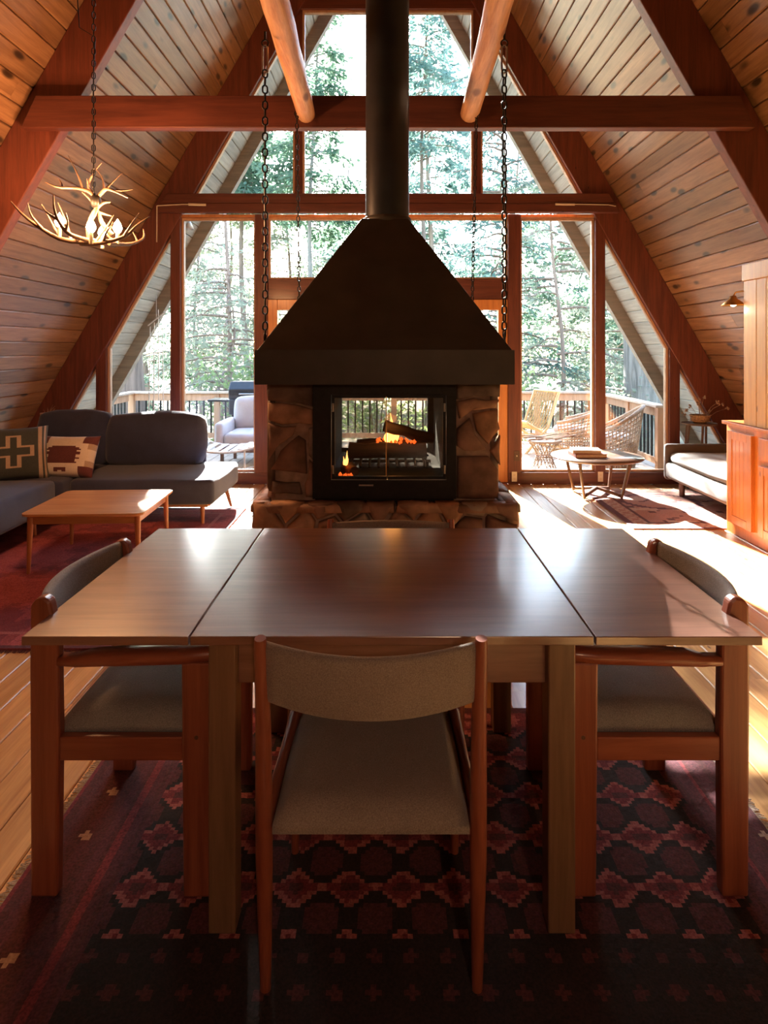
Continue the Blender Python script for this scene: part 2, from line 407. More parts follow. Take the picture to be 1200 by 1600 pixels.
# ---- floor
floor = setting('floor', 'golden pine plank floor')
MB().box(-4.6, 4.6, -3.4, 6.84, -0.12, -0.022).build('subfloor', 'floor_pine', floor)
PW = 0.128
rnd = random.Random(3)
x = -3.6
while x < 3.6:
    y = 0.7; cuts = [0.7]
    while y < 6.8:
        y += round(rnd.uniform(1.8, 3.6), 1)
        cuts.append(min(y, 6.8))
        if 6.8 - y < 0.6: cuts[-1] = 6.8; break
    for a, b in zip(cuts, cuts[1:]):
        dz = rnd.uniform(-0.0008, 0)
        board('floor_board', b - a - 0.003, PW - 0.003, 0.022, 'floor_pine', floor, frame_matrix((x, a, dz), (0, 1, 0), (-1, 0, 0), (0, 0, 1)) @ Matrix.Translation((0, -PW, 0)))
    x += PW
MB().box(-4.6, 4.6, -3.4, 0.698, -0.0221, -0.001).build('back_floor', 'floor_pine', floor)

# ---- ceilings (the two roof slopes), planks one by one where the photo shows them
CW = 0.148
for s, nm in ((-1, 'ceiling_left'), (1, 'ceiling_right')):
    c = setting(nm, 'sloping pine plank ceiling on the %s' % ('left' if s < 0 else 'right'))
    dn = (s * CO, 0, -SI); nrm = (-s * SI, 0, -CO)
    # weather skin behind the planks
    T = 0.12
    ox, oz = -nrm[0] * 0.0225, -nrm[2] * 0.0225
    L = (ZC + 0.25) / SI
    p = [(0 + ox, ZC + oz + 0.02), (ox + dn[0] * L, ZC + oz + dn[2] * L)]
    q = [(p[0][0], p[0][1] + T / CO), (p[1][0] - nrm[0] * T, p[1][1] - nrm[2] * T)]
    p[0] = (0, ZC + 0.0225 / CO); q[0] = (0, ZC + (0.0225 + T) / CO)
    MB().prism([p[0], p[1], q[1], q[0]], -3.4, 7.80).build('roof_skin', 'roof_skin', c)
    rnd = random.Random(11 + s)
    k = 9
    while k * CW < (ZC + 0.08) / SI - CW:
        t = k * CW
        o = Vector((0, 0, ZC)) + Vector(dn) * t
        cuts = [1.72, 6.84]
        if rnd.random() < 0.62: cuts.insert(1, round(rnd.uniform(2.4, 6.4), 1))
        for a, b in zip(cuts, cuts[1:]):
            # local x along the boards (+Y), z = inward normal, y = down or up the slope
            if s > 0: m = frame_matrix((o.x, a, o.z), (0, 1, 0), tuple(dn), nrm)
            else: m = frame_matrix((o.x, b - 0.003, o.z), (0, -1, 0), tuple(dn), nrm)
            m = m @ Matrix.Translation((0, 0, rnd.uniform(-0.0012, 0)))
            board('ceiling_plank', b - a - 0.004, CW - 0.004, 0.02, 'ceiling_pine', c, m)
        k += 1
    # overhang beyond the glass: soffit boards and the barge rafter
    ov = setting('roof_overhang', 'weathered soffit of the %s roof overhang outside the glass' % ('left' if s < 0 else 'right'))
    ZS = 6.88                                # boxed-in soffit a little below the ceiling plane
    k = 6
    while k * CW < (ZS + 0.08) / SI - CW:
        o = Vector((0, 0, ZS)) + Vector(dn) * (k * CW)
        m = frame_matrix((o.x, 6.87, o.z), (0, 1, 0), tuple(dn), nrm) if s > 0 else frame_matrix((o.x, 7.69, o.z), (0, -1, 0), tuple(dn), nrm)
        board('soffit_board', .82, CW - 0.004, 0.02, 'soffit', ov, m)
        k += 1
    z0 = -0.15
    MB().prism([(0, ZC), (s * xc(z0), z0), (s * (6.60 - z0) / TAN, z0), (0, 6.60)], 7.69, 7.79).build('barge_board', 'barge', ov)

# ---- rafters and collar beams
def rafter_pair(y0, y1, where):
    for s in (-1, 1):
        z0 = 0.0
        o = MB().prism([(0, ZC), (s * xc(z0), z0), (s * xi(z0), z0), (0, ZI)], y0, y1)
        r = o.build('rafter', 'red_post', None, bevel=0.006)
        tag(r, 'dark red roof rafter %s, %s slope' % (where, 'left' if s < 0 else 'right'), None, None, 'structure')
rafter_pair(4.24, 4.33, 'crossing the middle of the room')
rafter_pair(6.77, 6.845, 'framing the glass wall')
rafter_pair(1.70, 1.79, 'above the dining table')
def collar(name, y0, y1, zb, zt, xb, xt, label):
    o = MB().prism([(-xb, zb), (xb, zb), (xt, zt), (-xt, zt)], y0, y1).build(name, 'red_beam', None, bevel=0.006)
    return tag(o, label, None, None, 'structure')
collar('collar_beam', 4.16, 4.24, 2.88, 3.09, 2.39, 2.29, 'red timber tie beam crossing in front of the chimney pipe')
collar('collar_beam', 1.62, 1.70, 2.88, 3.09, 2.39, 2.29, 'red timber tie beam above the dining table')

# ---- the glass wall
wf = setting('wall_front', 'red timber frame of the tall glass wall')
collar('header_beam', 6.69, 6.77, 2.865, 2.958, 2.43, 2.38, '').parent = wf
collar('header_beam', 6.70, 6.77, 2.96, 3.065, 2.38, 2.32, '').parent = wf
for o in wf.children:
    for k in ('label', 'kind'):
        if k in o: del o[k]
PY0, PY1 = 6.79, 6.93
for s in (-1, 1):
    for a, b, zt in ((1.275, 1.41, 2.865), (2.2, 2.305, 2.865), (2.99, 3.10, 1.45)):
        x0, x1 = (a, b) if s > 0 else (-b, -a)
        box('post', 'red_post', wf, x0, x1, PY0 - (0.01 if a < 2.9 else 0), PY1, 0.12, min(zt, xi(zt) and zt), 0.005)
    x0, x1 = (0.911, 0.993) if s > 0 else (-0.993, -0.911)
    box('mullion', 'red_post', wf, x0, x1, 6.82, PY1, 3.065, 5.05, 0.005)
box('mullion', 'red_post', wf, -0.04, 0.04, 6.82, PY1, 3.065, 5.05, 0.005)
box('mullion', 'red_post', wf, -0.04, 0.04, 6.82, PY1, 2.178, 2.865, 0.005)
box('sill', 'red_beam', wf, -3.82, -1.275, PY0, PY1 + 0.02, 0.0, 0.124, 0.006)
box('sill', 'red_beam', wf, 1.275, 3.82, PY0, PY1 + 0.02, 0.0, 0.124, 0.006)
box('transom', 'red_beam', wf, -1.275, 1.275, 6.81, PY1, 1.96, 2.178, 0.005)
box('head_trim', 'door_pine', wf, -2.2, 2.2, 6.80, 6.90, 2.835, 2.865, 0.003)
box('top_beam', 'red_beam', wf, -0.93, 0.93, 6.80, PY1, 5.05, 5.25, 0.005)
MB().prism([(-0.91, 5.25), (0.91, 5.25), (0, ZC)], 6.86, 6.90).build('gable_panel', 'red_beam', wf)
gi = [0]
def window(poly, label, trim=True):
    gi[0] += 1
    w = setting('window_%d' % gi[0], label)
    MB().prism(list(poly), YW, YW + 0.006).build('pane', 'window_glass', w)
    if trim:      # pale glazing bead around the pane
        mb = MB(); n = len(poly); cx = sum(p[0] for p in poly) / n; cz = sum(p[1] for p in poly) / n
        a = sum(poly[i][0] * poly[(i + 1) % n][1] - poly[(i + 1) % n][0] * poly[i][1] for i in range(n))
        if a < 0: poly = poly[::-1]
        W = 0.022
        inn = []
        for i in range(n):
            p0, p1, p2 = Vector(poly[i - 1]), Vector(poly[i]), Vector(poly[(i + 1) % n])
            d1 = (p1 - p0).normalized(); d2 = (p2 - p1).normalized()
            n1 = Vector((-d1.y, d1.x)); n2 = Vector((-d2.y, d2.x)); bis = (n1 + n2); bis = bis / max(0.2, bis.dot(n1))
            inn.append(p1 + bis * W)
        for i in range(n):
            j = (i + 1) % n
            mb.prism([tuple(poly[i]), tuple(poly[j]), tuple(inn[j]), tuple(inn[i])], YW - 0.025, YW + 0.03)
        mb.build('glazing_bead', 'bead', w)
wood('bead', (0.42, 0.22, 0.12), (0.60, 0.38, 0.24), 'Z', 0.5, 0, 0, vary=0.05)
for s, sd in ((-1, 'left'), (1, 'right')):
    f = lambda pts: [(s * x, z) for x, z in pts]
    window(f([(3.10, 0.124), (xi(0.124), 0.124), (3.10, xi(0) and ZI - TAN * 3.10)]), 'small triangular corner window at the %s end' % sd)
    window(f([(2.305, 0.124), (2.99, 0.124), (2.99, ZI - TAN * 2.99), (2.305, ZI - TAN * 2.305)]), 'slope topped window at the %s side' % sd)
    window(f([(1.41, 0.124), (2.2, 0.124), (2.2, 2.83), (1.41, 2.83)]), 'tall window %s of the glass doors' % sd)
    window(f([(0.04, 2.178), (1.275, 2.178), (1.275, 2.835), (0.04, 2.835)]), 'window above the glass doors, %s half' % sd)
    window(f([(0.993, 3.065), (xi(3.065), 3.065), (0.993, ZI - TAN * 0.993)]), 'upper triangular window, %s side' % sd)
    window(f([(0.04, 3.065), (0.911, 3.065), (0.911, 5.05), (0.04, 5.05)]), 'tall upper gable window %s of the ridge' % sd)
for k, (sd, x0, x1, l, r) in enumerate((('left', -1.275, -0.56, .10, .10), ('right', -0.56, 1.275, .05, .10))):
    d = setting('door_%d' % (k + 1), 'pine framed glass door behind the fireplace, %s leaf' % sd)
    y0, y1 = 6.80, 6.90
    box('stile', 'door_pine', d, x0, x0 + l, y0, y1, 0.02, 1.96, 0.004)
    box('stile', 'door_pine', d, x1 - r, x1, y0, y1, 0.02, 1.96, 0.004)
    box('top_rail', 'door_pine', d, x0 + l, x1 - r, y0, y1, 1.85, 1.96, 0.004)
    box('bottom_rail', 'door_pine', d, x0 + l, x1 - r, y0, y1, 0.02, 0.18, 0.004)
    box('pane', 'window_glass', d, x0 + l, x1 - r, 6.855, 6.861, 0.18, 1.85, 0)
    box('threshold', 'red_beam', d, x0, x1, y0, 6.95, -0.02, 0.02, 0.002)

# ---- closed rear wall behind the camera
wr = setting('wall_rear', 'plain pine rear wall')
MB().prism([(-4.25, -0.1), (4.25, -0.1), (0, ZC)], -3.4, -3.3).build('rear_panel', 'ceiling_pine', wr)
# assumed pendant added behind the viewer: warm fill for the chairs' near sides
PD = thing('fill_pendant', 'assumed pendant lamp added behind the viewer as warm fill', 'lamp', (0.5, -1.9, 2.25))
MB().lathe([(0.02, .20), (.05, .19), (.17, .02), (.165, .02), (.045, .18), (.02, .19)], 28).build('shade', 'metal_white', PD)
MB().lathe([(0, .09), (.03, .10), (.035, .13), (.02, .17), (0, .18)], 14).build('light_bulb', 'lamp_bulb', PD)
MB().tube([(0, 0, .19), (0, 0, ZC - 2.25 - .88)], .004, 6).build('cord', 'black_iron', PD)
l = bpy.data.lights.new('pendant_fill', 'POINT'); l.energy = 85; l.color = (1, .62, .38); l.shadow_soft_size = .08
lo = bpy.data.objects.new('pendant_fill', l); lo.location = (0.5, -1.9, 2.305); C.objects.link(lo)

# ================================================================== FIREPLACE
def clip_poly(poly, a, b, c):
    """keep the side a*x+b*y<=c"""
    out = []
    for i in range(len(poly)):
        p, q = poly[i], poly[(i + 1) % len(poly)]
        dp, dq = a * p[0] + b * p[1] - c, a * q[0] + b * q[1] - c
        if dp <= 0: out.append(p)
        if (dp < 0) != (dq < 0) and abs(dp - dq) > 1e-9:
            t = dp / (dp - dq); out.append((p[0] + t * (q[0] - p[0]), p[1] + t * (q[1] - p[1])))
    return out
def rubble(w, h, nx, ny, gap, rnd):
    """irregular stones filling a w x h rectangle"""
    pts = [((i + 0.5 + rnd.uniform(-.36, .36) + (0.5 if j % 2 else 0) - 0.25) * w / nx, (j + 0.5 + rnd.uniform(-.3, .3)) * h / ny) for j in range(ny) for i in range(nx)]
    cells = []
    for i, p in enumerate(pts):
        poly = [(0, 0), (w, 0), (w, h), (0, h)]
        for j, q in enumerate(pts):
            if i == j: continue
            dx, dy = q[0] - p[0], q[1] - p[1]; l = math.hypot(dx, dy)
            poly = clip_poly(poly, dx / l, dy / l, (dx * (p[0] + q[0]) + dy * (p[1] + q[1])) / 2 / l - gap / 2)
            if len(poly) < 3: break
        if len(poly) >= 3: cells.append(poly)
    return cells
STONES = ['stone_a', 'stone_b', 'stone_c', 'stone_d', 'stone_e', 'stone_f']
def stone(poly, t, parent, matrix, rnd, mat=None, inset=0.22, sink=0.02):
    """one proud stone: outline in local x,y, face towards +z, uneven and rounded off"""
    pts = []
    n0 = len(poly)
    for i in range(n0):       # extra points along long sides, knocked about
        p, q = poly[i], poly[(i + 1) % n0]
        pts.append(p)
        if math.hypot(q[0] - p[0], q[1] - p[1]) > 0.09:
            k = rnd.uniform(.4, .6)
            pts.append((p[0] + (q[0] - p[0]) * k + rnd.uniform(-.006, .006), p[1] + (q[1] - p[1]) * k + rnd.uniform(-.006, .006)))
    n = len(pts); cx = sum(p[0] for p in pts) / n; cy = sum(p[1] for p in pts) / n
    a = sum(pts[i][0] * pts[(i + 1) % n][1] - pts[(i + 1) % n][0] * pts[i][1] for i in range(n))
    if a < 0: pts = pts[::-1]
    def ring(k, z, j): return [(cx + (p[0] - cx) * (1 - k), cy + (p[1] - cy) * (1 - k), z + rnd.uniform(-j, j)) for p in pts]
    v = ring(0, -sink, 0) + ring(0.02, t * 0.45, t * 0.1) + ring(inset * 0.45, t * 0.85, t * 0.12) + ring(inset * 1.7, t, t * 0.18) + [(cx, cy, t * 1.02)]
    f = []
    for r in range(3):
        for i in range(n): f.append((r * n + i, r * n + (i + 1) % n, (r + 1) * n + (i + 1) % n, (r + 1) * n + i))
    for i in range(n): f.append((3 * n + i, 3 * n + (i + 1) % n, 4 * n))
    f.append(tuple(range(n - 1, -1, -1)))
    mb = MB(); mb.add(v, f, 0, True)
    return mb.build('stone', mat or rnd.choice(STONES), parent, matrix)
def facing(o, ex, ey):
    ex, ey = Vector(ex), Vector(ey); return frame_matrix(o, ex, ey, ex.cross(ey))

FP = thing('fireplace', 'see-through stone fireplace with black glass doors on a raised stone hearth', 'fireplace', (0, 3.1, 0))
fy = 3.1
rnd = random.Random(21)
# core, tunnel and stone skin; local y = world y - 3.1
FXL, FXR, FYB = -0.585, 0.535, 1.08
for nm, x0, x1 in (('pillar', FXL + .012, -0.355), ('pillar', 0.322, FXR - .012)):
    pl = box(nm, 'mortar', FP, x0, x1, 0.035, FYB - 0.01, 0.70, 1.276, 0.004)
    if x0 < 0:
        P8 = lambda q: [((380 + a / 5 - 606) * 3.12 / 1000, EYE - (560 + b / 5 - 543) * 3.12 / 1000) for a, b in q]
        polys = [P8(q) for q in ([(188, 170), (545, 170), (548, 380), (440, 350), (190, 330)], [(188, 345), (430, 365), (546, 400), (546, 520), (430, 505), (300, 520), (192, 480)],
                 [(192, 500), (300, 535), (415, 530), (390, 600), (270, 690), (195, 800)], [(212, 870), (288, 725), (430, 602), (488, 640), (500, 905), (350, 885)],
                 [(225, 955), (440, 970), (462, 1062), (218, 1058)], [(510, 545), (546, 535), (546, 800), (515, 760)], [(515, 790), (546, 820), (546, 1085), (490, 1085), (480, 980), (512, 920)])]
        cols = ['stone_d', 'stone_c', 'stone_a', 'stone_b', 'stone_d', 'stone_f', 'stone_a']
    else:
        P4 = lambda q: [((380 + a / 2.609 - 606) * 3.12 / 1000, EYE - (440 + b / 2.609 - 543) * 3.12 / 1000) for a, b in q]
        polys = [P4(q) for q in ([(866, 415), (1050, 415), (1048, 470), (940, 465), (868, 480)], [(868, 490), (940, 475), (1046, 482), (1030, 515), (930, 525), (880, 560)], [(935, 540), (1040, 522), (1047, 600), (1000, 665), (950, 610)],
                 [(870, 600), (925, 555), (945, 620), (990, 685), (900, 690), (870, 670)], [(872, 712), (1000, 712), (1040, 765), (1042, 885), (870, 885)], [(1005, 690), (1048, 625), (1048, 750)])]
        cols = ['stone_d', 'stone_c', 'stone_e', 'stone_a', 'stone_b', 'stone_c']
    for q, c in zip(polys, cols): stone(q, 0.022, pl, facing((0, 0.03, 0), (1, 0, 0), (0, 0, 1)), rnd, c)
    # outer flank
    for q in rubble(FYB - 0.03, 0.55, 4, 3, 0.016, rnd):
        if x0 < 0: stone(q, 0.022, pl, facing((x0 + .002, FYB - 0.01, 0.715), (0, -1, 0), (0, 0, 1)), rnd)
        else: stone(q, 0.022, pl, facing((x1 - .002, 0.03, 0.715), (0, 1, 0), (0, 0, 1)), rnd)
    for q in rubble(abs(x1 - x0), 0.55, 1, 3, 0.014, rnd):
        stone(q, 0.02, pl, facing((x1, FYB - 0.012, 0.715), (-1, 0, 0), (0, 0, 1)), rnd)
# firebox lining
fb = thing('firebox', None, None); fb.parent = FP
MB().box(-0.355, 0.322, 0.03, FYB - .02, 0.70, 0.775).box(-0.355, 0.322, 0.03, FYB - .02, 1.245, 1.276).box(-0.355, -0.30, 0.03, FYB - .02, 0.775, 1.245).box(0.295, 0.322, 0.03, FYB - .02, 0.775, 1.245).build('lining', 'soot', fb)
# black steel door surround, near side
sr = MB(); ox0, ox1, oz0, oz1 = -0.275, 0.284, 0.808, 1.222
sr.box(-0.363, ox0, -0.004, 0.032, 0.718, 1.276).box(ox1, 0.331, -0.004, 0.032, 0.718, 1.276).box(ox0, ox1, -0.004, 0.032, 0.718, oz0).box(ox0, ox1, -0.004, 0.032, oz1, 1.276)
sr.build('door_surround', 'black_iron', FP)
for s in (-1, 1):
    a, b = (ox0 + .003, -0.006) if s < 0 else (0.000, ox1 - .003)
    dr = box('glass_door', 'fire_glass', FP, a, b, 0.010, 0.015, oz0 + .003, oz1 - .003, 0)
    e = MB(); t = 0.014
    e.box(a, b, 0.004, 0.02, oz0 + .003, oz0 + .003 + t).box(a, b, 0.004, 0.02, oz1 - .003 - t, oz1 - .003)
    e.box(a if s < 0 else b - t, a + t if s < 0 else b, 0.004, 0.02, oz0 + .003 + t, oz1 - .003 - t)
    e.build('door_frame', 'black_iron', dr)
    xe = b - .002 if s < 0 else a + .002
    if s < 0: box('brass_strip', 'brass', dr, xe - .002, xe + .002, 0.003, 0.009, oz0 + .02, oz1 - .01, 0)
    for zz in (0.86, 1.16):
        xx = a + .007 if s < 0 else b - .007
        MB().tube([(xx, -0.008, zz - .02), (xx, -0.008, zz + .02)], 0.005, 8).build('hinge', 'steel', dr)
box('bottom_track', 'steel', FP, ox0, ox1, 0.002, 0.012, oz0 - .003, oz0 + .002, 0)
MB().tube([(-.14, -0.012, 0.785), (-.07, -0.012, 0.785)], 0.005, 8).build('damper_slide', 'steel', FP)
# far side surround
sr = MB(); bx0, bx1, bz0, bz1 = -0.298, 0.258, 0.80, 1.127
sr.box(-0.37, bx0, FYB - .03, FYB, 0.718, 1.276).box(bx1, 0.34, FYB - .03, FYB, 0.718, 1.276).box(bx0, bx1, FYB - .03, FYB, 0.718, bz0).box(bx0, bx1, FYB - .03, FYB, bz1, 1.276)
sr.build('rear_surround', 'black_iron', FP)
box('rear_glass', 'fire_glass', FP, bx0, bx1, FYB - .018, FYB - .013, bz0, bz1, 0)
# grate
g = MB()
for i in range(9):
    xx = -0.2 + i * 0.05; g.tube([(xx, .38, 0.80), (xx, .40, 0.775 + .045), (xx, .74, 0.775 + .045), (xx, .78, 0.85)], 0.008, 6)
g.tube([(-.24, .48, .815), (.24, .48, .815)], 0.009, 6).tube([(-.24, .68, .815), (.24, .68, .815)], 0.009, 6)
for a in (-.22, .22):
    for b in (.48, .68): g.tube([(a, b, .775), (a, b, .815)], 0.009, 6)
g.build('grate', 'black_iron', FP)
# raised hearth with flagstones
HX0, HX1, HY0, HY1, HT = -0.655, 0.632, -0.07, 1.22, 0.715
hb = box('hearth', 'mortar', FP, HX0 + .04, HX1 - .04, HY0 + .045, HY1 - .04, 0.0, HT - .03, 0.01)
for q in rubble(HX1 - HX0 - .02, 0.13, 8, 2, 0.014, rnd):           # cap edge, near side
    stone(q, 0.05, hb, facing((HX0 + .01, HY0 + .05, HT - .135), (1, 0, 0), (0, 0, 1)), rnd, inset=0.3)
for q in rubble(HX1 - HX0 - .06, 0.56, 6, 4, 0.016, rnd):
    stone(q, 0.03, hb, facing((HX0 + .03, HY0 + .05, 0.01), (1, 0, 0), (0, 0, 1)), rnd, inset=0.25)
for sx in (-1, 1):
    for hh, z0, ny, t in ((0.13, HT - .135, 1, .045), (0.56, 0.01, 4, .03)):
        for q in rubble(HY1 - HY0 - .05, hh, 5, ny, 0.014, rnd):
            if sx < 0: stone(q, t, hb, facing((HX0 + .045, HY1 - .03, z0), (0, -1, 0), (0, 0, 1)), rnd, inset=.28)
            else: stone(q, t, hb, facing((HX1 - .045, HY0 + .03, z0), (0, 1, 0), (0, 0, 1)), rnd, inset=.28)
for q in rubble(HX1 - HX0 - .06, 0.66, 5, 3, 0.016, rnd):
    stone(q, 0.03, hb, facing((HX1 - .03, HY1 - .045, 0.02), (-1, 0, 0), (0, 0, 1)), rnd, inset=0.25)
def flag(x0, x1, y0, y1, nx, ny):
    for q in rubble(x1 - x0, y1 - y0, nx, ny, 0.012, rnd):
        stone(q, 0.018, hb, facing((x0, y0, HT - .03), (1, 0, 0), (0, 1, 0)), rnd, rnd.choice(['stone_f', 'stone_c', 'stone_f', 'stone_a']), inset=.10)
flag(HX0 + .0, -0.60, HY0 + .02, HY1 - .02, 1, 5); flag(0.55, HX1, HY0 + .02, HY1 - .02, 1, 5)
flag(-0.60, 0.55, HY0 + .005, 0.0, 5, 1); flag(-0.6, 0.55, FYB + .02, HY1 - .01, 4, 1)

# firewood and flames
def firelog(loc, rot, L, r, label, seed):
    rr = random.Random(seed); mb = MB()
    pts = [(rr.uniform(-.006, .006), L * (i / 5 - .5), rr.uniform(-.006, .006)) for i in range(6)]
    mb.tube(pts, [r * rr.uniform(.88, 1.08) for _ in pts], 10)
    o = mb.build('firewood_log', 'firewood'); o.location = loc
    o.rotation_euler = rot; return tag(o, label, 'log', 'logs burning in the fireplace')
firelog((0.00, fy + .52, 0.868), (0.02, 0, PI / 2 + .05), 0.44, 0.045, 'charred log lying along the front of the fireplace grate', 1)
firelog((0.02, fy + .66, 0.868), (0.0, 0, PI / 2 - .07), 0.40, 0.045, 'charred log along the rear of the fireplace grate', 2)
firelog((0.12, fy + .58, 0.962), (0.30, 0, 1.9), 0.30, 0.034, 'short split log burning on top of the grate logs', 3)
firelog((-0.20, fy + .30, 0.806), (0.0, 0, 0.5), 0.12, 0.030, 'glowing log stub on the firebox floor at left', 4)
def flame(loc, h, w, label, seed):
    rr = random.Random(seed); mb = MB()
    for k in range(7):          # licking tongues, tallest in the middle
        a = rr.uniform(0, 6.28); rd = rr.uniform(.1, 1.0) * w if k else 0
        hh = h * (1 if k == 0 else rr.uniform(.3, .75)) ; ww = w * rr.uniform(.25, .4)
        x0, y0, lx = math.cos(a) * rd, math.sin(a) * rd, rr.uniform(-.25, .25) * w
        n = 9; V = []; F = []
        for i in range(n + 1):
            q = i / n; r = ww * (math.sin(PI * min(1, q * .9 + .12)) ** 1.2) * (1 - q) ** .5 + .0005
            cx = x0 + lx * math.sin(q * 4) * q; 
            for j in range(8): V.append((cx + r * math.cos(j * PI / 4), y0 + r * math.sin(j * PI / 4), hh * q))
        for i in range(n):
            for j in range(8): F.append((i * 8 + j, i * 8 + (j + 1) % 8, (i + 1) * 8 + (j + 1) % 8, (i + 1) * 8 + j))
        mb.add(V, F, 0, True)
    o = mb.build('flame', 'flame'); o.location = loc
    return tag(o, label, 'fire')
flame((0.02, fy + .56, 0.905), 0.17, 0.055, 'tall orange flame rising between the burning logs', 1)
flame((-0.215, fy + .27, 0.832), 0.075, 0.022, 'small flame at the left of the firebox', 3)
em = MB(); rr = random.Random(5)
for i in range(26):
    x, y = rr.uniform(-.06, .16), rr.uniform(.5, .68); r = rr.uniform(.008, .016)
    em.lathe([(0, .912 - r), (r, .915), (0, .915 + r)], 6, 0, x, y)
for i in range(14):
    x, y = -.22 + rr.uniform(-.035, .035), .24 + rr.uniform(-.03, .03); r = rr.uniform(.006, .012)
    em.lathe([(0, .775), (r, .782), (0, .782 + r * 1.5)], 6, 0, x, y)
o = em.build('embers', 'ember'); o.location = (0, fy, 0); tag(o, 'glowing red embers scattered under the burning logs', 'embers', None, 'stuff')
fl = bpy.data.lights.new('fire_light', 'POINT'); fl.energy = .7; fl.color = (1, .42, .12); fl.shadow_soft_size = .06
fo = bpy.data.objects.new('fire_light', fl); fo.location = (0.02, fy + .45, 1.02); C.objects.link(fo)

# hood and chimney
HD = thing('fireplace_hood', 'black steel pyramid hood with chimney pipe hanging over the fireplace', 'hood', (-0.015, 3.65, 1.276))
def rect(hx, y0, y1, z): return [(-hx, y0, z), (hx, y0, z), (hx, y1, z), (-hx, y1, z)]
mb = MB(); v = rect(.60, -.645, .645, .15) + rect(.605, -.65, .65, .162) + rect(.128, -.128, .128, .88)
mb.add(rect(.60, -.645, .645, .161) + rect(.128, -.128, .128, .885), [(3, 2, 1, 0), (4, 5, 6, 7), (0, 1, 5, 4), (1, 2, 6, 5), (2, 3, 7, 6), (3, 0, 4, 7)])
mb.build('canopy', 'hood_metal', HD, bevel=.004)
mb = MB(); T = .02                           # hollow skirt
for a in ((-.61, .61, -.65, -.65 + T), (-.61, .61, .65 - T, .65), (-.61, -.61 + T, -.65 + T, .65 - T), (.61 - T, .61, -.65 + T, .65 - T)): mb.box(*a, 0, .162)
mb.build('skirt', 'hood_metal', HD)
MB().box(-.595, .595, -.635, .635, .12, .135).build('inner_plate', 'soot', HD)
MB().tube([(.012, 0, .86), (.012, 0, 5.9)], .124, 40).build('chimney_pipe', 'pipe_metal', HD)
MB().lathe([(.13, .87), (.136, .875), (.136, .905), (.13, .91)], 40, 0, .012, 0).build('pipe_collar', 'hood_metal', HD)
for sx in (-1, 1):
    for sy in (-1, 1):
        mb = MB(); pts = [(sx * .57, sy * .60 + .018 * math.cos(a), .225 + .018 * math.sin(a)) for a in [2 * PI * k / 12 for k in range(13)]]
        mb.tube(pts, .0045, 6); mb.tube([(sx * .57, sy * .60, .21), (sx * .57, sy * .60, .165)], .008, 6)
        mb.build('lifting_eye', 'black_iron', HD)

# the two peeled logs that carry the hood, and its four chains
for s, sd in ((-1, 'left'), (1, 'right')):
    rr = random.Random(8 + s)
    pts = []
    for i in range(12):
        t = i / 11; pts.append((s * (.455 + .078 * t) + rr.uniform(-.004, .004), 1.72 + (4.155 - 1.72) * t, 2.968 + rr.uniform(-.004, .004)))
    rad = [.066 - .006 * i / 11 + rr.uniform(-.002, .002) for i in range(12)]
    e = Vector(pts[-1]); pts.append(tuple(e + Vector((0, .003, 0)))); rad.append(.045)
    o = MB().tube(pts, rad, 18).build('peeled_log', 'log_wood')
    tag(o, 'peeled pine log carrying the hood chains, %s of the pipe' % sd, 'log', 'logs above the hood')
def link_mesh(L, r, w):
    mb = MB(); pts = []
    for k in range(17):
        a = 2 * PI * k / 16; z = math.sin(a); x = math.cos(a)
        pts.append((x * w, 0, z * w + (L / 2 - w - r) * (1 if z > 0 else -1) if abs(z) > 1e-6 else 0))
    mb.tube(pts, r, 5, cap=False)
    me = bpy.data.meshes.new('chain_link'); me.from_pydata(mb.v, [], mb.f); me.materials.append(M['black_iron'])
    me.polygons.foreach_set('use_smooth', [True] * len(me.polygons)); return me
LM = link_mesh(.047, .0045, .0115)
LMs = link_mesh(.040, .0038, .0095)
def hood_chain(top, bot, label, me, step, snap):
    top, bot = Vector(top), Vector(bot)
    t = thing('hood_chain', label, 'chain', tuple(top), 0, 'chains holding the fireplace hood')
    d = bot - top; L = d.length; u = d.normalized()
    q = (-u).to_track_quat('Z', 'Y').to_matrix().to_4x4()
    mb = MB()                                # screw eye and hook
    mb.tube([(0, 0, .055), (0, 0, .018)], .006, 6)
    mb.tube([(.016 * math.cos(a), 0, .016 * math.sin(a)) for a in [2 * PI * k / 12 for k in range(13)]], .004, 6, cap=False)
    mb.build('screw_eye', 'black_iron', t)
    z = .012
    if snap:
        sn = MB(); sn.tube([(.012 * (1 if 0 < k % 10 < 5 else -1) if k not in (0, 5, 10) else 0, 0, y) for k, y in enumerate((-.01, -.02, -.07, -.12, -.135, -.145, -.135, -.12, -.07, -.02, -.01))], .005, 6)
        sn.build('snap_hook', 'steel', t); z = .145
    n = int((L - z) / step)
    for i in range(n + 1):
        p = u * (z + i * (L - z) / max(1, n))
        o = bpy.data.objects.new('chain_link', me)
        o.matrix_local = Matrix.Translation(p) @ q @ Matrix.Rotation(PI / 2 * (i % 2) + .3, 4, 'Z'); link(o, t)
hood_chain((-.585, 3.05, 2.90), (-.585, 3.05, 1.515), 'black chain from the left log to the near corner of the hood', LM, .0375, True)
hood_chain((.555, 3.05, 2.90), (.555, 3.05, 1.515), 'black chain from the right log to the near corner of the hood', LM, .0375, True)
hood_chain((-.58, 4.08, 2.94), (-.585, 4.25, 1.515), 'black chain from the left log to the far corner of the hood', LMs, .032, False)
hood_chain((.565, 4.08, 2.94), (.555, 4.25, 1.515), 'black chain from the right log to the far corner of the hood', LMs, .032, False)

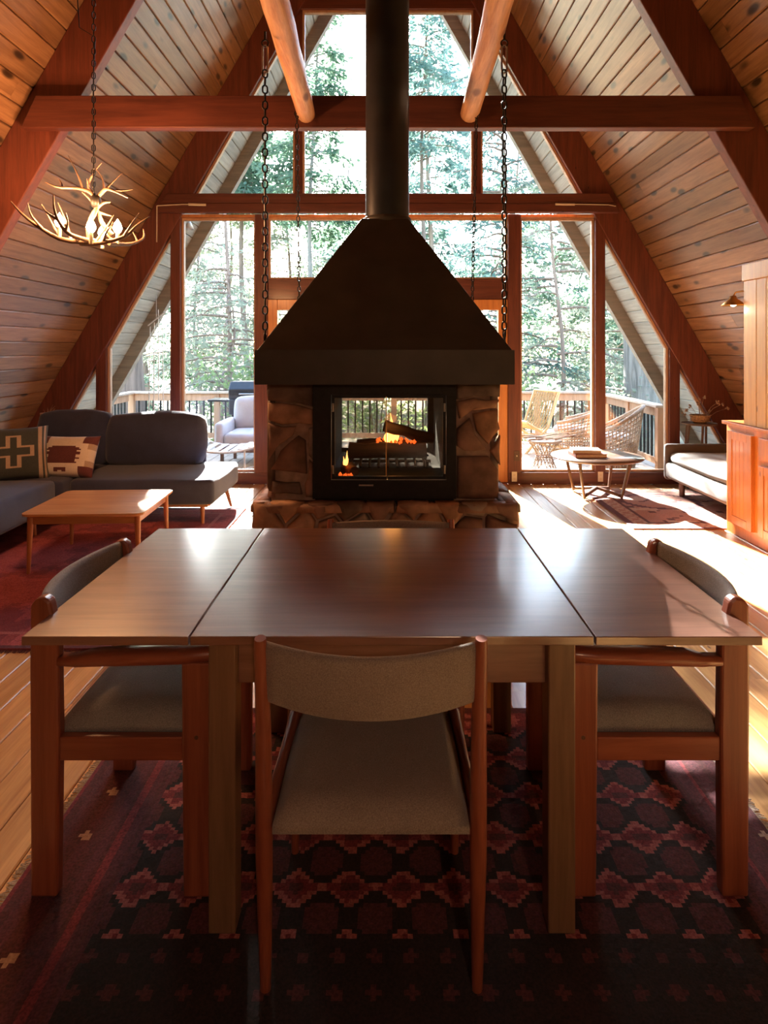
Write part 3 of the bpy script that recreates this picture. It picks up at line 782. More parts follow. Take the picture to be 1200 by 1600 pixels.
# ================================================================== DINING TABLE AND CHAIRS
TX = 0.01
DT = thing('dining_table', 'brown wooden draw-leaf dining table in the foreground', 'table', (TX, 2.015, 0))
TZ = .75
box('table_top', 'table_wood', DT, -.489, .489, -.465, .465, TZ - .022, TZ, .002)
box('side_leaf', 'table_wood', DT, -.898, -.494, -.465, .465, TZ - .022, TZ - .0005, .002)
box('side_leaf', 'table_wood', DT, .494, .898, -.465, .465, TZ - .022, TZ - .0005, .002)
for sx in (-1, 1):
    for sy in (-1, 1):
        box('leg', 'leg_wood', DT, sx * .418 - .0335, sx * .418 + .0335, sy * .41 - .0325, sy * .41 + .0325, 0.008, TZ - .022, .004)
    box('apron', 'table_wood', DT, sx * .418 - .012, sx * .418 + .012, -.378, .378, .61, TZ - .05, .002)
    for yy in (-.3, .3): box('leaf_runner', 'leg_wood', DT, min(sx * .05, sx * .86), max(sx * .05, sx * .86), yy - .02 + sx * .025, yy + .02 + sx * .025, TZ - .05, TZ - .022, .002)
for sy in (-1, 1): box('apron', 'table_wood', DT, -.385, .385, sy * .40 - .012, sy * .40 + .012, .61, TZ - .022, .002)
box('drawer_slot', 'leg_wood', DT, -.10, .13, -.418, -.411, .705, .722, .002)

def curved_back(parent, hw, y0, bulge, z0, z1, thick, mat, lean=0.0):
    """upholstered back band between two posts, bowed towards -y"""
    n, m = 16, 6; mb = MB(); V = []
    for i in range(n + 1):
        u = 2 * i / n - 1; x = u * hw; yb = y0 - bulge * (1 - u * u)
        ring = []
        for k in range(12):
            a = 2 * PI * k / 12; cx = math.copysign(abs(math.cos(a)) ** .6, math.cos(a)); cz = math.copysign(abs(math.sin(a)) ** .35, math.sin(a))
            sag = .010 * (1 - u * u) * (1 if cz < 0 else 0.6)
            z = (z0 + z1) / 2 + cz * (z1 - z0) / 2 - sag
            ring.append((x, yb + cx * thick / 2 - lean * (z - z0), z))
        V += ring
    f = [(i * 12 + k, i * 12 + (k + 1) % 12, (i + 1) * 12 + (k + 1) % 12, (i + 1) * 12 + k) for i in range(n) for k in range(12)]
    f.append(tuple(range(11, -1, -1))); f.append(tuple(range(n * 12, n * 12 + 12)))
    mb.add(V, f, 0, True)
    bm_o = mb.build('backrest', mat, parent); return bm_o
def seat_pad(parent, hw0, hw1, y0, y1, z0, z1, mat, dish=0.012):
    """padded seat, wider at the front (y1), slightly dished"""
    n = 14; mb = MB(); V = []; f = []
    def prof(u, e=.45): return (max(0, 1 - abs(u) ** 8)) ** e
    for top in (1, 0):
        for j in range(n + 1):
            for i in range(n + 1):
                u, v = 2 * i / n - 1, 2 * j / n - 1
                hw = hw0 + (hw1 - hw0) * (v + 1) / 2; p = prof(u) * prof(v)
                zt = z0 + (z1 - z0) * (.45 + .55 * p) - dish * math.exp(-(u * u + v * v) * 2) * (1 if top else 0) + .006 * math.cos(v * 3)
                zb = z0 + .012 * (1 - p)
                V.append((u * hw, y0 + (y1 - y0) * (v + 1) / 2, zt if top else zb))
    m = (n + 1) ** 2
    for j in range(n):
        for i in range(n):
            a = j * (n + 1) + i; f.append((a, a + 1, a + n + 2, a + n + 1)); f.append((m + a, m + a + n + 1, m + a + n + 2, m + a + 1))
    edge = [i for i in range(n + 1)] + [(j + 1) * (n + 1) + n for j in range(n)] + [n * (n + 1) + n - 1 - i for i in range(n)] + [(n - 1 - j) * (n + 1) for j in range(n - 1)]
    for k in range(len(edge)):
        a, b = edge[k], edge[(k + 1) % len(edge)]; f.append((a, m + a, m + b, b))
    mb.add(V, f, 0, True); return mb.build('seat', mat, parent)
FZ = 0.008          # rug thickness under the chairs
def side_chair(label, loc, rotz, up=0.0):
    t = thing('dining_chair', label, 'chair', loc, rotz, 'chairs around the dining table')
    for s in (-1, 1):
        x = s * .238
        MB().tube([(x, -.185, 0), (x, -.2, .30), (x, -.205, .45), (x, -.212, .62), (x + s * .002, -.232, .765 + up), (x + s * .002, -.236, .785 + up)], [.0125, .019, .019, .017, .0145, .0125], 14).build('back_leg', 'chair_wood', t)
        MB().tube([(s * .228, .205, 0), (s * .226, .2, .25), (s * .225, .195, .405)], [.011, .017, .018], 14).build('front_leg', 'chair_wood', t)
        MB().tube([(s * .236, -.2, .385), (s * .230, .0, .392), (s * .226, .195, .398)], [.016, .014, .016], 10, flat=1.5).build('side_rail', 'chair_wood_long', t)
    MB().tube([(-.225, .195, .385), (.225, .195, .385)], .013, 10, flat=1.5).build('front_rail', 'chair_wood', t)
    MB().tube([(-.235, -.195, .368), (.235, -.195, .368)], .011, 10).build('back_rail', 'chair_wood', t)
    seat_pad(t, .216, .213, -.225, .225, .365, .445, 'seat_fabric')
    curved_back(t, .232, -.212, .062, .648 + up * .6, .775 + up, .026, 'seat_fabric', .10)
    return t
side_chair('upholstered side chair nearest the viewer, seen from behind', (-.037, 1.625, FZ), 0, .026)
side_chair('side chair beyond the table, only its back edge showing before the hearth', (.012, 2.325, FZ), PI, -.03)
def arm_chair(label, loc, rotz):
    t = thing('dining_armchair', label, 'chair', loc, rotz, 'chairs around the dining table')
    for s in (-1, 1):
        x = s * .25
        xx = (x - .018, x + .018)
        # back leg: one slab running up to the rounded back post
        mb = MB(); pr = [(-.235, 0), (-.165, 0), (-.160, .42), (-.163, .66), (-.176, .735), (-.185, .775), (-.2, .787), (-.222, .783), (-.236, .765), (-.238, .6)]
        v = [(xx[0], y, z) for y, z in pr] + [(xx[1], y, z) for y, z in pr]; n = len(pr)
        mb.add(v, [tuple(range(n - 1, -1, -1)), tuple(range(n, 2 * n))] + [(i, (i + 1) % n, (i + 1) % n + n, i + n) for i in range(n)])
        mb.build('back_leg', 'chair_wood', t, bevel=.007)
        mb = MB(); pr = [(.165, 0), (.235, 0), (.238, .615), (.160, .615)]
        v = [(xx[0], y, z) for y, z in pr] + [(xx[1], y, z) for y, z in pr]
        mb.add(v, [(3, 2, 1, 0), (4, 5, 6, 7), (0, 1, 5, 4), (1, 2, 6, 5), (2, 3, 7, 6), (3, 0, 4, 7)])
        lg = mb.build('front_leg', 'chair_wood', t, bevel=.006)
        MB().tube([(x + s * .0175, .2, .42), (x + s * .0195, .2, .42)], .0055, 8).build('peg', 'walnut', lg)
        # arm: narrow at the post, swelling over the front leg
        mb = MB(); V = []; st = [(-.165, .022, .605, .628), (-.12, .018, .600, .630), (-.08, .026, .604, .640), (.05, .034, .610, .646), (.16, .036, .614, .650), (.235, .034, .622, .655), (.25, .028, .630, .652)]
        for y, w, z0, z1 in st: V += [(x - w, y, z0 + .006), (x - w * .6, y, z0), (x + w * .6, y, z0), (x + w, y, z0 + .006), (x + w, y, z1 - .008), (x + w * .7, y, z1), (x - w * .7, y, z1), (x - w, y, z1 - .008)]
        f = [(i * 8 + k, (i + 1) * 8 + k, (i + 1) * 8 + (k + 1) % 8, i * 8 + (k + 1) % 8) for i in range(len(st) - 1) for k in range(8)] + [tuple(range(8)), tuple(range(len(st) * 8 - 1, len(st) * 8 - 9, -1))]
        mb.add(V, f, 0, True); mb.build('armrest', 'chair_wood_long', t)
        box('side_rail', 'chair_wood_long', t, x - .013, x + .013, -.162, .162, .355, .418, .004)
    box('front_rail', 'chair_wood', t, -.232, .232, .175, .199, .36, .41, .004)
    box('back_rail', 'chair_wood', t, -.232, .232, -.21, -.186, .36, .41, .004)
    seat_pad(t, .234, .234, -.185, .235, .40, .475, 'back_fabric', .008)
    curved_back(t, .236, -.205, .055, .635, .782, .030, 'back_fabric', .06)
    return t
arm_chair('wooden armchair with grey back at the left end of the dining table', (-.702, 1.945, FZ), -PI / 2)
arm_chair('wooden armchair with grey back at the right end of the dining table', (.712, 1.945, FZ), PI / 2)

# ---- rugs
def rug(name, label, x0, x1, y0, y1, cell, pat, mats, h=.008, z=0.0, group=None):
    t = thing(name, label, 'rug', ((x0 + x1) / 2, (y0 + y1) / 2, z), 0, group)
    nx, ny = int(round((x1 - x0) / cell)), int(round((y1 - y0) / cell))
    cx, cyy = (x0 + x1) / 2, (y0 + y1) / 2
    mb = MB(); rr = random.Random(4)
    V = [(x0 + (x1 - x0) * i / nx - cx, y0 + (y1 - y0) * j / ny - cyy, h + rr.uniform(-.0008, .0008)) for j in range(ny + 1) for i in range(nx + 1)]
    F = []; mi = []
    for j in range(ny):
        for i in range(nx):
            a = j * (nx + 1) + i; F.append((a, a + 1, a + nx + 2, a + nx + 1))
            mi.append(pat(x0 + (i + .5) * cell, y0 + (j + .5) * cell))
    mb.add(V, F, 0, False); mb.mi[-len(F):] = mi
    w, d = (x1 - x0) / 2, (y1 - y0) / 2
    mb.add([(-w, -d, 0.0005), (w, -d, 0.0005), (w, d, 0.0005), (-w, d, 0.0005), (-w, -d, h), (w, -d, h), (w, d, h), (-w, d, h)], [(3, 2, 1, 0), (0, 1, 5, 4), (1, 2, 6, 5), (2, 3, 7, 6), (3, 0, 4, 7)], 0)
    mb.build('pile', mats, t)
    return t
SX, SY = .142, .18
def kilim(x, y):
    X0, X1, Y0, Y1 = -.72, .95, 1.56, 2.42
    if X0 < x < X1 and Y0 < y < Y1:
        ax = (x - .75) / SX; ay = (y - 1.888) / SY
        best = 9
        u, v = ax - round(ax), ay - round(ay)          # stepped stars
        U, V = abs(u) * SX, abs(v) * SY
        tooth = .012 * (int((y + 5) / .0125) % 2)
        d = max(U / .066 + V / .062 if V > .012 else U / .074 - .02, V / .062) + tooth * 3
        if d < .78: return 0 if d > .3 else 4
        if d < 1.06: return 1
        u, v = ax - math.floor(ax) - .5, ay - math.floor(ay) - .5
        U, V = abs(u) * SX, abs(v) * SY
        if max(U / .044, V / .048, (U / .044 + V / .048) / 1.5) < 1: return 4 if (int(x / .01) + int(y / .01)) % 3 else 3
        return 2
    if x < X0 or x > X1:
        k = abs(x - (X0 if x < X0 else X1))
        if k < .035: return 4 if int(k / .012) % 2 else 3
        j = (y - 1.7) / .19; jj = j - round(j); w = k - .17
        if abs(jj) * .19 + abs(w) < .022: return 5
        if .06 < k < .075 or .265 < k < .275: return 0
        return 3 if int(k / .03) % 2 else 4
    k = Y0 - y if y < Y0 else y - Y1
    j = (x + .03) / .085; jj = j - round(j)
    if y < Y0:
        m = k % .085
        if abs(jj) * .085 + abs(m - .045) < .022: return 4
        return 2
    if abs(jj) * .085 + abs(k - .06) * .6 < .03: return 1
    return 0 if k < .1 else 4
kl = rug('kilim_rug', 'dark kilim rug with stepped red diamonds under the dining table', -1.0, 1.135, .9, 2.56, .0125, kilim, ['rug_red', 'rug_pink', 'rug_black', 'rug_wine', 'rug_maroon', 'rug_tan'])
mb = MB(); rr = random.Random(6)
for s, xe in ((-1, -1.0675), (1, 1.0675)):
    for i in range(420):
        y = -.83 + i * 1.66 / 420; L = rr.uniform(.018, .03); a = rr.uniform(-.006, .006)
        mb.tube([(xe, y, .005), (xe + s * L * .5, y + a, .005), (xe + s * L, y + a * 2, .0025)], .0018, 4, cap=False)
tag(mb.build('fringe', 'fringe', kl), None, None, None, 'stuff')
def redrug(x, y):
    n = mnoise.noise(Vector((x * 2.2, y * 2.2, 0))) + .5 * mnoise.noise(Vector((x * 7, y * 7, 3)))
    e = min(x + 4.0, -1.26 - x, y - 3.05, 5.75 - y)
    if e < .05: return 2
    if .16 < e < .2: return 1
    return 0 if n > .0 else (3 if n > -.3 else 4)
lr = rug('wool_rug', 'red wool rug under the coffee table and sofa', -3.86, -1.27, 3.06, 5.75, .03, redrug, ['wool_red', 'rug_pink', 'rug_wine', 'wool_deep', 'rug_red'], h=.012)
mb = MB()
for i in range(420):
    x = -1.29 + i * 2.58 / 420; L = rr.uniform(.02, .035)
    mb.tube([(x, -1.345, .006), (x + rr.uniform(-.006, .006), -1.345 - L, .003)], .002, 4, cap=False)
tag(mb.build('fringe', 'rug_wine', lr), None, None, None, 'stuff')
def rustrug(x, y):
    e = min(x - 1.98, 3.3 - x, y - 5.08, 6.55 - y)
    n = mnoise.noise(Vector((x * 5, y * 5, 1)))
    if e < .04: return 3
    if e < .16: return 1 if (int(x / .05) + int(y / .05)) % 2 else 0
    if e < .2: return 2
    r = math.hypot((x - 2.55) / 1.2, y - 6.0)
    if .26 < r < .31: return 3
    return 0 if n > .1 else (1 if n < -.25 else 2 if (int(x / .06) * 7 + int(y / .06) * 3) % 5 == 0 else 4)
rug('patterned_rug', 'rust and tan patterned rug between the round table and pine cabinet', 1.96, 3.30, 5.10, 6.52, .03, rustrug, ['rug_rust', 'rug_tan', 'rug_maroon', 'rug_wine', 'rug_rust'], h=.008)

# ================================================================== LEFT: SOFA, CUSHIONS, COFFEE TABLE
SF = thing('sectional_sofa', 'navy blue L-shaped sectional sofa in the left corner', 'sofa', (-2.5, 5.4, .012))
def L(x, y): return x + 2.5, y - 5.4
soft('seat_section', 'charcoal', SF, -2.56 + 2.5, -1.40 + 2.5, 5.13 - 5.4, 6.0 - 5.4, .17, .375, .035, .015, .006, 1)
soft('seat_section', 'navy', SF, -3.42 + 2.5, -2.60 + 2.5, 3.55 - 5.4, 5.02 - 5.4, .17, .40, .035, .02, .006, 2)
soft('seat_section', 'charcoal', SF, -3.42 + 2.5, -2.57 + 2.5, 5.03 - 5.4, 6.0 - 5.4, .17, .385, .035, .015, .006, 3)
soft('back_frame', 'charcoal', SF, -3.30 + 2.5, -1.72 + 2.5, 6.0 - 5.4, 6.10 - 5.4, .17, .72, .03)
def arc_leg(x, y, dx, dy): MB().tube([(x + dx, y + dy, 0), (x, y, .17)], [.012, .021], 10).build('leg', 'teak_leg', SF)
for x, y, dx, dy in ((-1.52, 5.24, .01, -.01), (-1.47, 5.80, .05, .0), (-2.45, 5.25, 0, -.02), (-2.4, 5.8, 0, .02), (-2.72, 4.9, .02, 0), (-2.72, 3.7, .02, -.02), (-3.2, 3.7, 0, -.02), (-3.2, 5.85, 0, .02), (-3.25, 4.9, 0, .0), (-2.95, 5.85, 0, .02)):
    arc_leg(x + 2.5, y - 5.4, dx, dy)
box('base_rail', 'teak', SF, -2.5 + 2.5, -1.47 + 2.5, 5.22 - 5.4, 5.26 - 5.4, .135, .175, .004)
box('base_rail', 'teak_leg', SF, -1.50 + 2.5, -1.46 + 2.5, 5.26 - 5.4, 5.85 - 5.4, .135, .175, .004)
box('base_rail', 'teak_leg', SF, -2.73 + 2.5, -2.69 + 2.5, 3.65 - 5.4, 4.95 - 5.4, .135, .175, .004)
def lean(x, y, z, rx, rz): return Matrix.Translation((x, y, z)) @ Matrix.Rotation(rz, 4, 'Z') @ Matrix.Rotation(rx, 4, 'X')
def cushion(label, w, h, d, m, mat, seed):
    o = soft('sofa_cushion', mat, None, -w / 2, w / 2, -d / 2, d / 2, -h / 2, h / 2, .04, .05, .014, seed); o.matrix_local = m
    return tag(o, label, 'cushion', 'loose back cushions of the sofa')
cushion('charcoal back cushion nearest the fireplace on the sofa, sunlit on top', .84, .44, .20, lean(-2.115, 5.87, .605, -.16, 0), 'charcoal', 3)
cushion('charcoal back cushion in the corner of the sofa behind the cream pillow', .62, .46, .18, lean(-2.86, 5.87, .615, -.16, .03), 'charcoal', 5)
cushion('navy back cushion at the left edge of the sofa, against the sloping ceiling', .78, .42, .18, lean(-3.26, 4.75, .595, -.2, PI / 2), 'charcoal', 9)
def cream_pat(u, v):
    u, v = abs(u), v
    if abs(v) < .55 and u < .62 - .5 * max(0, abs(v) - .18) - (.12 if int((v + 2) * 9) % 2 else 0) and abs(v) < .42: return 1
    if u > .62 and abs(v) > .5 and u < .97: return 1
    if u > .80 and abs(v) > .28 and u < .97: return 2
    if abs(v + .72) < .09 and u < .2 and not (abs(v + .75) < .05 and u < .07): return 1
    return 0
o = pillow('throw_pillow', ['cream', 'maroon', 'pillow_tan'], None, .50, .36, .17, cream_pat, 30, lean(-2.655, 5.30, .545, -.42, -.05))
tag(o, 'cream throw pillow with maroon stepped pattern on the sofa', 'pillow')
def green_pat(u, v):
    a = abs(u + .1); b = abs(v)
    def cross(a, b, w, l): return (a < w and b < l) or (b < w and a < l)
    if cross(a, b, .22, .62) and not cross(a, b, .12, .52): return 1
    if abs(u - .72) < .05 or abs(u - .88) < .04: return 1
    return 0
o = pillow('throw_pillow', ['dark_green', 'pillow_tan'], None, .46, .44, .18, green_pat, 30, lean(-2.97, 5.12, .60, -.35, .55))
tag(o, 'dark green throw pillow with tan cross pattern on the sofa', 'pillow')
pt = thing('clay_pot', 'small clay pot behind the sofa corner by the glass', 'pot', (-3.22, 6.05, .732))
MB().lathe([(0, 0), (.045, 0), (.058, .08), (.062, .082), (.062, .1), (.054, .1), (.048, .07), (0, .07)], 18).build('pot_body', 'clay', pt)
mb = MB()
for k in range(9): mb.tube([(rr.uniform(-.02, .02), rr.uniform(-.02, .02), .07), (rr.uniform(-.08, .08), rr.uniform(-.05, .05), rr.uniform(.13, .2))], [.003, .001], 4)
mb.build('dry_stems', 'dry_grass', pt)

CT = thing('coffee_table', 'low teak coffee table with rounded corners on the red rug', 'table', (-1.955, 4.39, .012), math.radians(2.5))
bm = bmesh.new()
def rrect(hx, hy, r, n=6):
    o = []
    for cx, cy_, a0 in ((hx - r, hy - r, 0), (-hx + r, hy - r, PI / 2), (-hx + r, -hy + r, PI), (hx - r, -hy + r, 1.5 * PI)):
        o += [(cx + r * math.cos(a0 + PI / 2 * k / n), cy_ + r * math.sin(a0 + PI / 2 * k / n)) for k in range(n + 1)]
    return o
bm.free()
mb = MB(); a = rrect(.385, .345, .05); b = rrect(.36, .32, .05); n = len(a)
mb.add([(x, y, .385) for x, y in a] + [(x, y, .372) for x, y in a] + [(x, y, .358) for x, y in b], [tuple(range(n)), tuple(range(3 * n - 1, 2 * n - 1, -1))] + [(i, i + n, (i + 1) % n + n, (i + 1) % n) for i in range(n)] + [(i + n, i + 2 * n, (i + 1) % n + 2 * n, (i + 1) % n + n) for i in range(n)])
mb.build('table_top', 'teak', CT)
for sx in (-1, 1):
    for sy in (-1, 1): MB().tube([(sx * .345, sy * .305, 0), (sx * .335, sy * .295, .36)], [.011, .02], 12).build('leg', 'teak_leg', CT)
    box('apron', 'teak_leg', CT, sx * .332 - .009, sx * .332 + .009, -.285, .285, .31, .36, .003)
for sy in (-1, 1): box('apron', 'teak', CT, -.325, .325, sy * .292 - .009, sy * .292 + .009, .31, .36, .003)

# ================================================================== RIGHT: ROUND TABLE, BOOKS, DAYBED, STAND, CABINETS
RT = thing('round_table', 'round walnut coffee table with slanted legs before the glass', 'table', (2.05, 6.28, 0))
MB().lathe([(0, .362), (.38, .362), (.43, .375), (.44, .384), (.438, .39), (0, .39)], 56).build('table_top', 'walnut_top', RT)
for k in range(4):
    a = PI / 4 + k * PI / 2; c, s = math.cos(a), math.sin(a)
    MB().tube([(c * .25, s * .25, .012), (c * .34, s * .34, .37)], [.022, .030], 8, flat=.55).build('leg', 'walnut', RT)
    MB().tube([(c * .24, s * .24, .035), (0, 0, .075)], [.024, .024], 8, flat=.7).build('foot_bar', 'walnut', RT)
bk = thing('book', 'thick pale book lying on top of another on the round table', 'book', (1.93, 6.25, .4275), -.12, 'books on the round table')
box('pages', 'paper', bk, -.128, .13, -.088, .088, .004, .030, .001)
MB().box(-.135, .135, -.095, .095, 0, .004).box(-.135, .135, -.095, .095, .030, .034).box(-.135, -.128, -.095, .095, .004, .030).build('cover', 'book_pale', bk)
bk = thing('book', 'red covered book at the bottom of the round table stack', 'book', (1.95, 6.25, .390), .06, 'books on the round table')
box('pages', 'paper', bk, -.148, .15, -.103, .103, .004, .033, .001)
MB().box(-.155, .155, -.11, .11, 0, .004).box(-.155, .155, -.11, .11, .033, .0375).box(-.155, -.148, -.11, .11, .004, .033).build('cover', 'book_red', bk)

DB = thing('daybed', 'low taupe daybed at the right beside the patterned rug', 'daybed', (3.05, 5.75, .008))
soft('base', 'taupe', DB, -.28, .38, -.62, .66, .14, .30, .04, .006)
soft('mattress', 'taupe', DB, -.25, .38, -.62, .62, .295, .40, .045, .02, .006, 4)
soft('end_panel', 'taupe', DB, -.27, .38, .64, .72, .12, .475, .03)
for x, y in ((-.2, .45), (-.2, -.5), (.28, .45), (.28, -.5)): MB().tube([(x, y, 0), (x, y, .15)], [.025, .03], 10).build('leg', 'walnut', DB)
ST = thing('plant_stand', 'rustic twig stand behind the daybed', 'stand', (3.22, 6.62, 0))
MB().tube([(0, 0, .655), (0, 0, .672)], .17, 22, smooth=False).build('stand_top', 'twig', ST)
for k, (x, y) in enumerate(((-.13, -.06), (.0, -.08), (.10, .06), (-.08, .09))):
    MB().tube([(x * 1.15, y * 1.15, 0), (x * .8 + .015, y, .2), (x * 1.1 - .01, y, .42), (x, y, .658)], [.013, .011, .012, .013], 7).build('leg', 'twig', ST)
MB().tube([(-.14, -.06, .3), (.0, -.02, .27), (.1, .06, .32)], .007, 6).build('brace', 'twig', ST)
BK = thing('basket', 'small woven basket of dried stems on the twig stand', 'basket', (3.22, 6.60, .672))
MB().lathe([(0, 0), (.06, 0), (.085, .03), (.10, .085), (.095, .085), (.08, .035), (0, .01)], 18).build('bowl', 'basket', BK)
mb = MB()
for k in range(4): mb.tube([(.1 * math.cos(a), .1 * math.sin(a), .02 + .02 * k) for a in [2 * PI * q / 16 for q in range(17)]] if k == 3 else [(.093 * math.cos(a), .093 * math.sin(a), .025 + .018 * k) for a in [2 * PI * q / 16 for q in range(17)]], .005, 5, cap=False)
mb.build('rim', 'basket', BK)
mb = MB()
tips = [(.03, -.02, .27), (-.02, .0, .2), (.19, -.06, .2), (.24, -.08, .16), (-.16, -.03, .13), (-.1, 0, .17), (.0, .02, .24), (.1, 0, .12), (-.19, -.05, .10), (.16, -.05, .22)]
for x, y, z in tips:
    mb.tube([(x * .15, y * .15, .03), (x * .6, y * .6, z * .75), (x, y, z)], [.003, .0025, .002], 5)
    for q in range(5):
        a, b, c = (rr.uniform(-.014, .014) for _ in range(3)); mb.lathe([(0, z + c - .012), (.011, z + c), (0, z + c + .012)], 6, 0, x + a, y + b)
mb.build('dried_stems', 'dry_grass', BK)

CB = thing('pine_cabinet', 'orange pine base cabinet with panelled doors at the right edge', 'cabinet', (2.67, 4.2, 0))
box('body', 'cab_pine', CB, .022, .60, -.85, .885, .0, .845, .003)
box('worktop', 'cab_pine', CB, -.012, .62, -.87, .90, .845, .872, .005)
def cab_door(y0, y1, z0, z1):
    d = box('door', 'cab_pine', CB, .008, .024, y0, y1, z0, z1, .002)
    W = .062
    for nm, a in (('stile', (y0, y0 + W, z0, z1)), ('stile', (y1 - W, y1, z0, z1)), ('rail', (y0 + W, y1 - W, z0, z0 + W)), ('rail', (y0 + W, y1 - W, z1 - W, z1))):
        box(nm, 'cab_pine', d, -.004, .0085, *a, .003)
    n = max(3, int((y1 - y0 - 2 * W) / .045)); w = (y1 - y0 - 2 * W) / n
    for i in range(n): box('bead_board', 'cab_pine', d, .002, .0085, y0 + W + i * w + .001, y0 + W + (i + 1) * w - .001, z0 + W, z1 - W, .002)
cab_door(.50, .83, .09, .80); cab_door(.05, .41, .09, .60); cab_door(-.36, .0, .09, .60); cab_door(-.78, -.42, .09, .60)
for a, b in ((.05, .41), (-.36, 0), (-.78, -.42)):
    dw = box('drawer', 'cab_pine', CB, -.002, .024, a, b, .64, .80, .006)
    MB().tube([(-.002, (a + b) / 2, .72), (-.016, (a + b) / 2, .72), (-.028, (a + b) / 2, .72)], [.007, .008, .015], 12).build('knob', 'cab_pine', dw)
TP = thing('pine_cupboard', 'tall pine cupboard standing on the right-hand cabinet', 'cupboard', (2.68, 4.6, .872))
box('carcass', 'tall_pine', TP, .012, .26, -.20, .21, 0, 1.17, .003)
for i, (a, b) in enumerate(((.045, .21), (-.075, .043), (-.20, -.077))): box('plank', 'tall_pine', TP, -.006, .013, a, b, 0, 1.075, .004)
box('cornice', 'tall_pine', TP, -.016, .262, -.21, .222, 1.075, 1.20, .005)
LP = thing('clip_lamp', 'small lit lamp with a metal dome shade beside the tall pine cupboard', 'lamp', (2.66, 4.93, 1.775))
MB().lathe([(.0, .075), (.022, .072), (.028, .05), (.05, .035), (.088, .0), (.086, -.003), (.047, .03), (.0, .045)], 24).build('shade', 'brass', LP)
MB().lathe([(0, -.012), (.018, -.002), (.024, .018), (.014, .04), (0, .045)], 14).build('light_bulb', 'lamp_bulb', LP)
MB().tube([(0, 0, .07), (.015, -.01, .10), (.045, -.05, .105), (.07, -.118, .085)], .006, 8).build('arm', 'brass', LP)
MB().tube([(.07, -.112, .085), (.07, -.119, .085)], .022, 14).build('wall_plate', 'brass', LP)
l = bpy.data.lights.new('lamp_light', 'POINT'); l.energy = 5; l.color = (1, .8, .55); l.shadow_soft_size = .03
lo = bpy.data.objects.new('lamp_light', l); lo.location = (2.66, 4.93, 1.74); C.objects.link(lo)

# outlets and switch on the posts
def plate(label, x, z, mat, kind):
    t = thing(kind, label, 'outlet' if kind == 'wall_outlet' else 'switch', (x, 6.78, z))
    box('cover_plate', mat, t, -.028, .028, -.006, .0, 0, .105, .002)
    if kind == 'wall_outlet':
        for zz in (.03, .072): MB().tube([(0, -.0055, zz), (0, -.009, zz)], .013, 12).build('socket', 'paper', t)
    else: box('toggle', 'white_plastic', t, -.005, .005, -.014, -.006, .045, .06, .001)
plate('white outlet low on the door post right of the fireplace', 1.34, .03, 'white_plastic', 'wall_outlet')
plate('white outlet low on the post behind the round table', 2.252, .03, 'white_plastic', 'wall_outlet')
plate('brown switch plate on the door post right of the fireplace', 1.365, .25, 'brown_plastic', 'light_switch')

# ================================================================== CHANDELIER
CH = thing('antler_chandelier', 'lit antler chandelier hanging on a chain at upper left', 'chandelier', (-1.655, 3.6, 2.0))
def antler(name, pts, r0, tines, parent):
    mb = MB(); P = [Vector(p) for p in pts]
    def smooth_pts(P, n=10):
        out = []
        for i in range(n + 1):
            t = i / n * (len(P) - 1); k = min(int(t), len(P) - 2); f = t - k
            p0, p1, p2, p3 = P[max(k - 1, 0)], P[k], P[k + 1], P[min(k + 2, len(P) - 1)]
            out.append(0.5 * ((2 * p1) + (p2 - p0) * f + (2 * p0 - 5 * p1 + 4 * p2 - p3) * f * f + (3 * p1 - p0 - 3 * p2 + p3) * f ** 3))
        return out
    S = smooth_pts(P); n = len(S)
    mb.tube(S, [r0 * (1 - .8 * (i / (n - 1)) ** 1.3) for i in range(n)], 8)
    for at, tip, bend in tines:
        b = S[int(at * (n - 1))]; tip = Vector(tip); mid = (b + tip) / 2 + Vector(bend)
        T = smooth_pts([b, mid, tip], 7); mb.tube(T, [r0 * .62 * (1 - .85 * (i / 7)) for i in range(8)], 7)
    return mb.build(name, 'antler', parent)
# lower ring: antlers sweeping out and up (measured in the photo at 3.6 m: 1 px = 3.6 mm)
q = lambda x, y, d=0.0: ((x - 146) * .0036, d, (543 - y) * .0036 - .55)
antler('antler', [q(160, 381, -.05), q(115, 380, -.10), (q(85, 365)[0], -.12, q(85, 365)[2]), q(58, 345, -.13), q(38, 323, -.13)], .015, [(.55, q(68, 326, -.16), (-.012, -.02, 0)), (.38, q(72, 322, -.05), (0, .02, -.01)), (.2, q(90, 316, .0), (0, .02, 0))], CH)
antler('antler', [q(120, 378, .05), q(165, 384, -.09), q(205, 375, -.10), q(225, 357, -.10), q(244, 344, -.10)], .015, [(.55, q(232, 341, -.14), (.006, -.03, -.01)), (.36, q(190, 356, -.12), (0, -.02, 0)), (.25, q(180, 337, -.02), (0, .01, 0))], CH)
antler('antler', [q(132, 378, -.10), q(150, 374, .08), q(150, 366, .22), q(130, 352, .30), q(118, 330, .33)], .014, [(.5, q(165, 345, .28), (.01, .02, 0)), (.7, q(140, 330, .30), (0, 0, 0))], CH)
antler('antler', [q(170, 380, .08), q(140, 378, -.16), q(130, 366, -.24), q(124, 345, -.27), q(121, 322, -.26)], .014, [(.45, q(142, 350, -.28), (.01, 0, 0)), (.6, q(110, 340, -.30), (-.01, -.01, 0))], CH)
antler('antler', [q(175, 382, -.04), q(188, 376, .12), q(200, 362, .22), q(196, 345, .26)], .012, [(.5, q(180, 350, .24), (0, .01, 0))], CH)
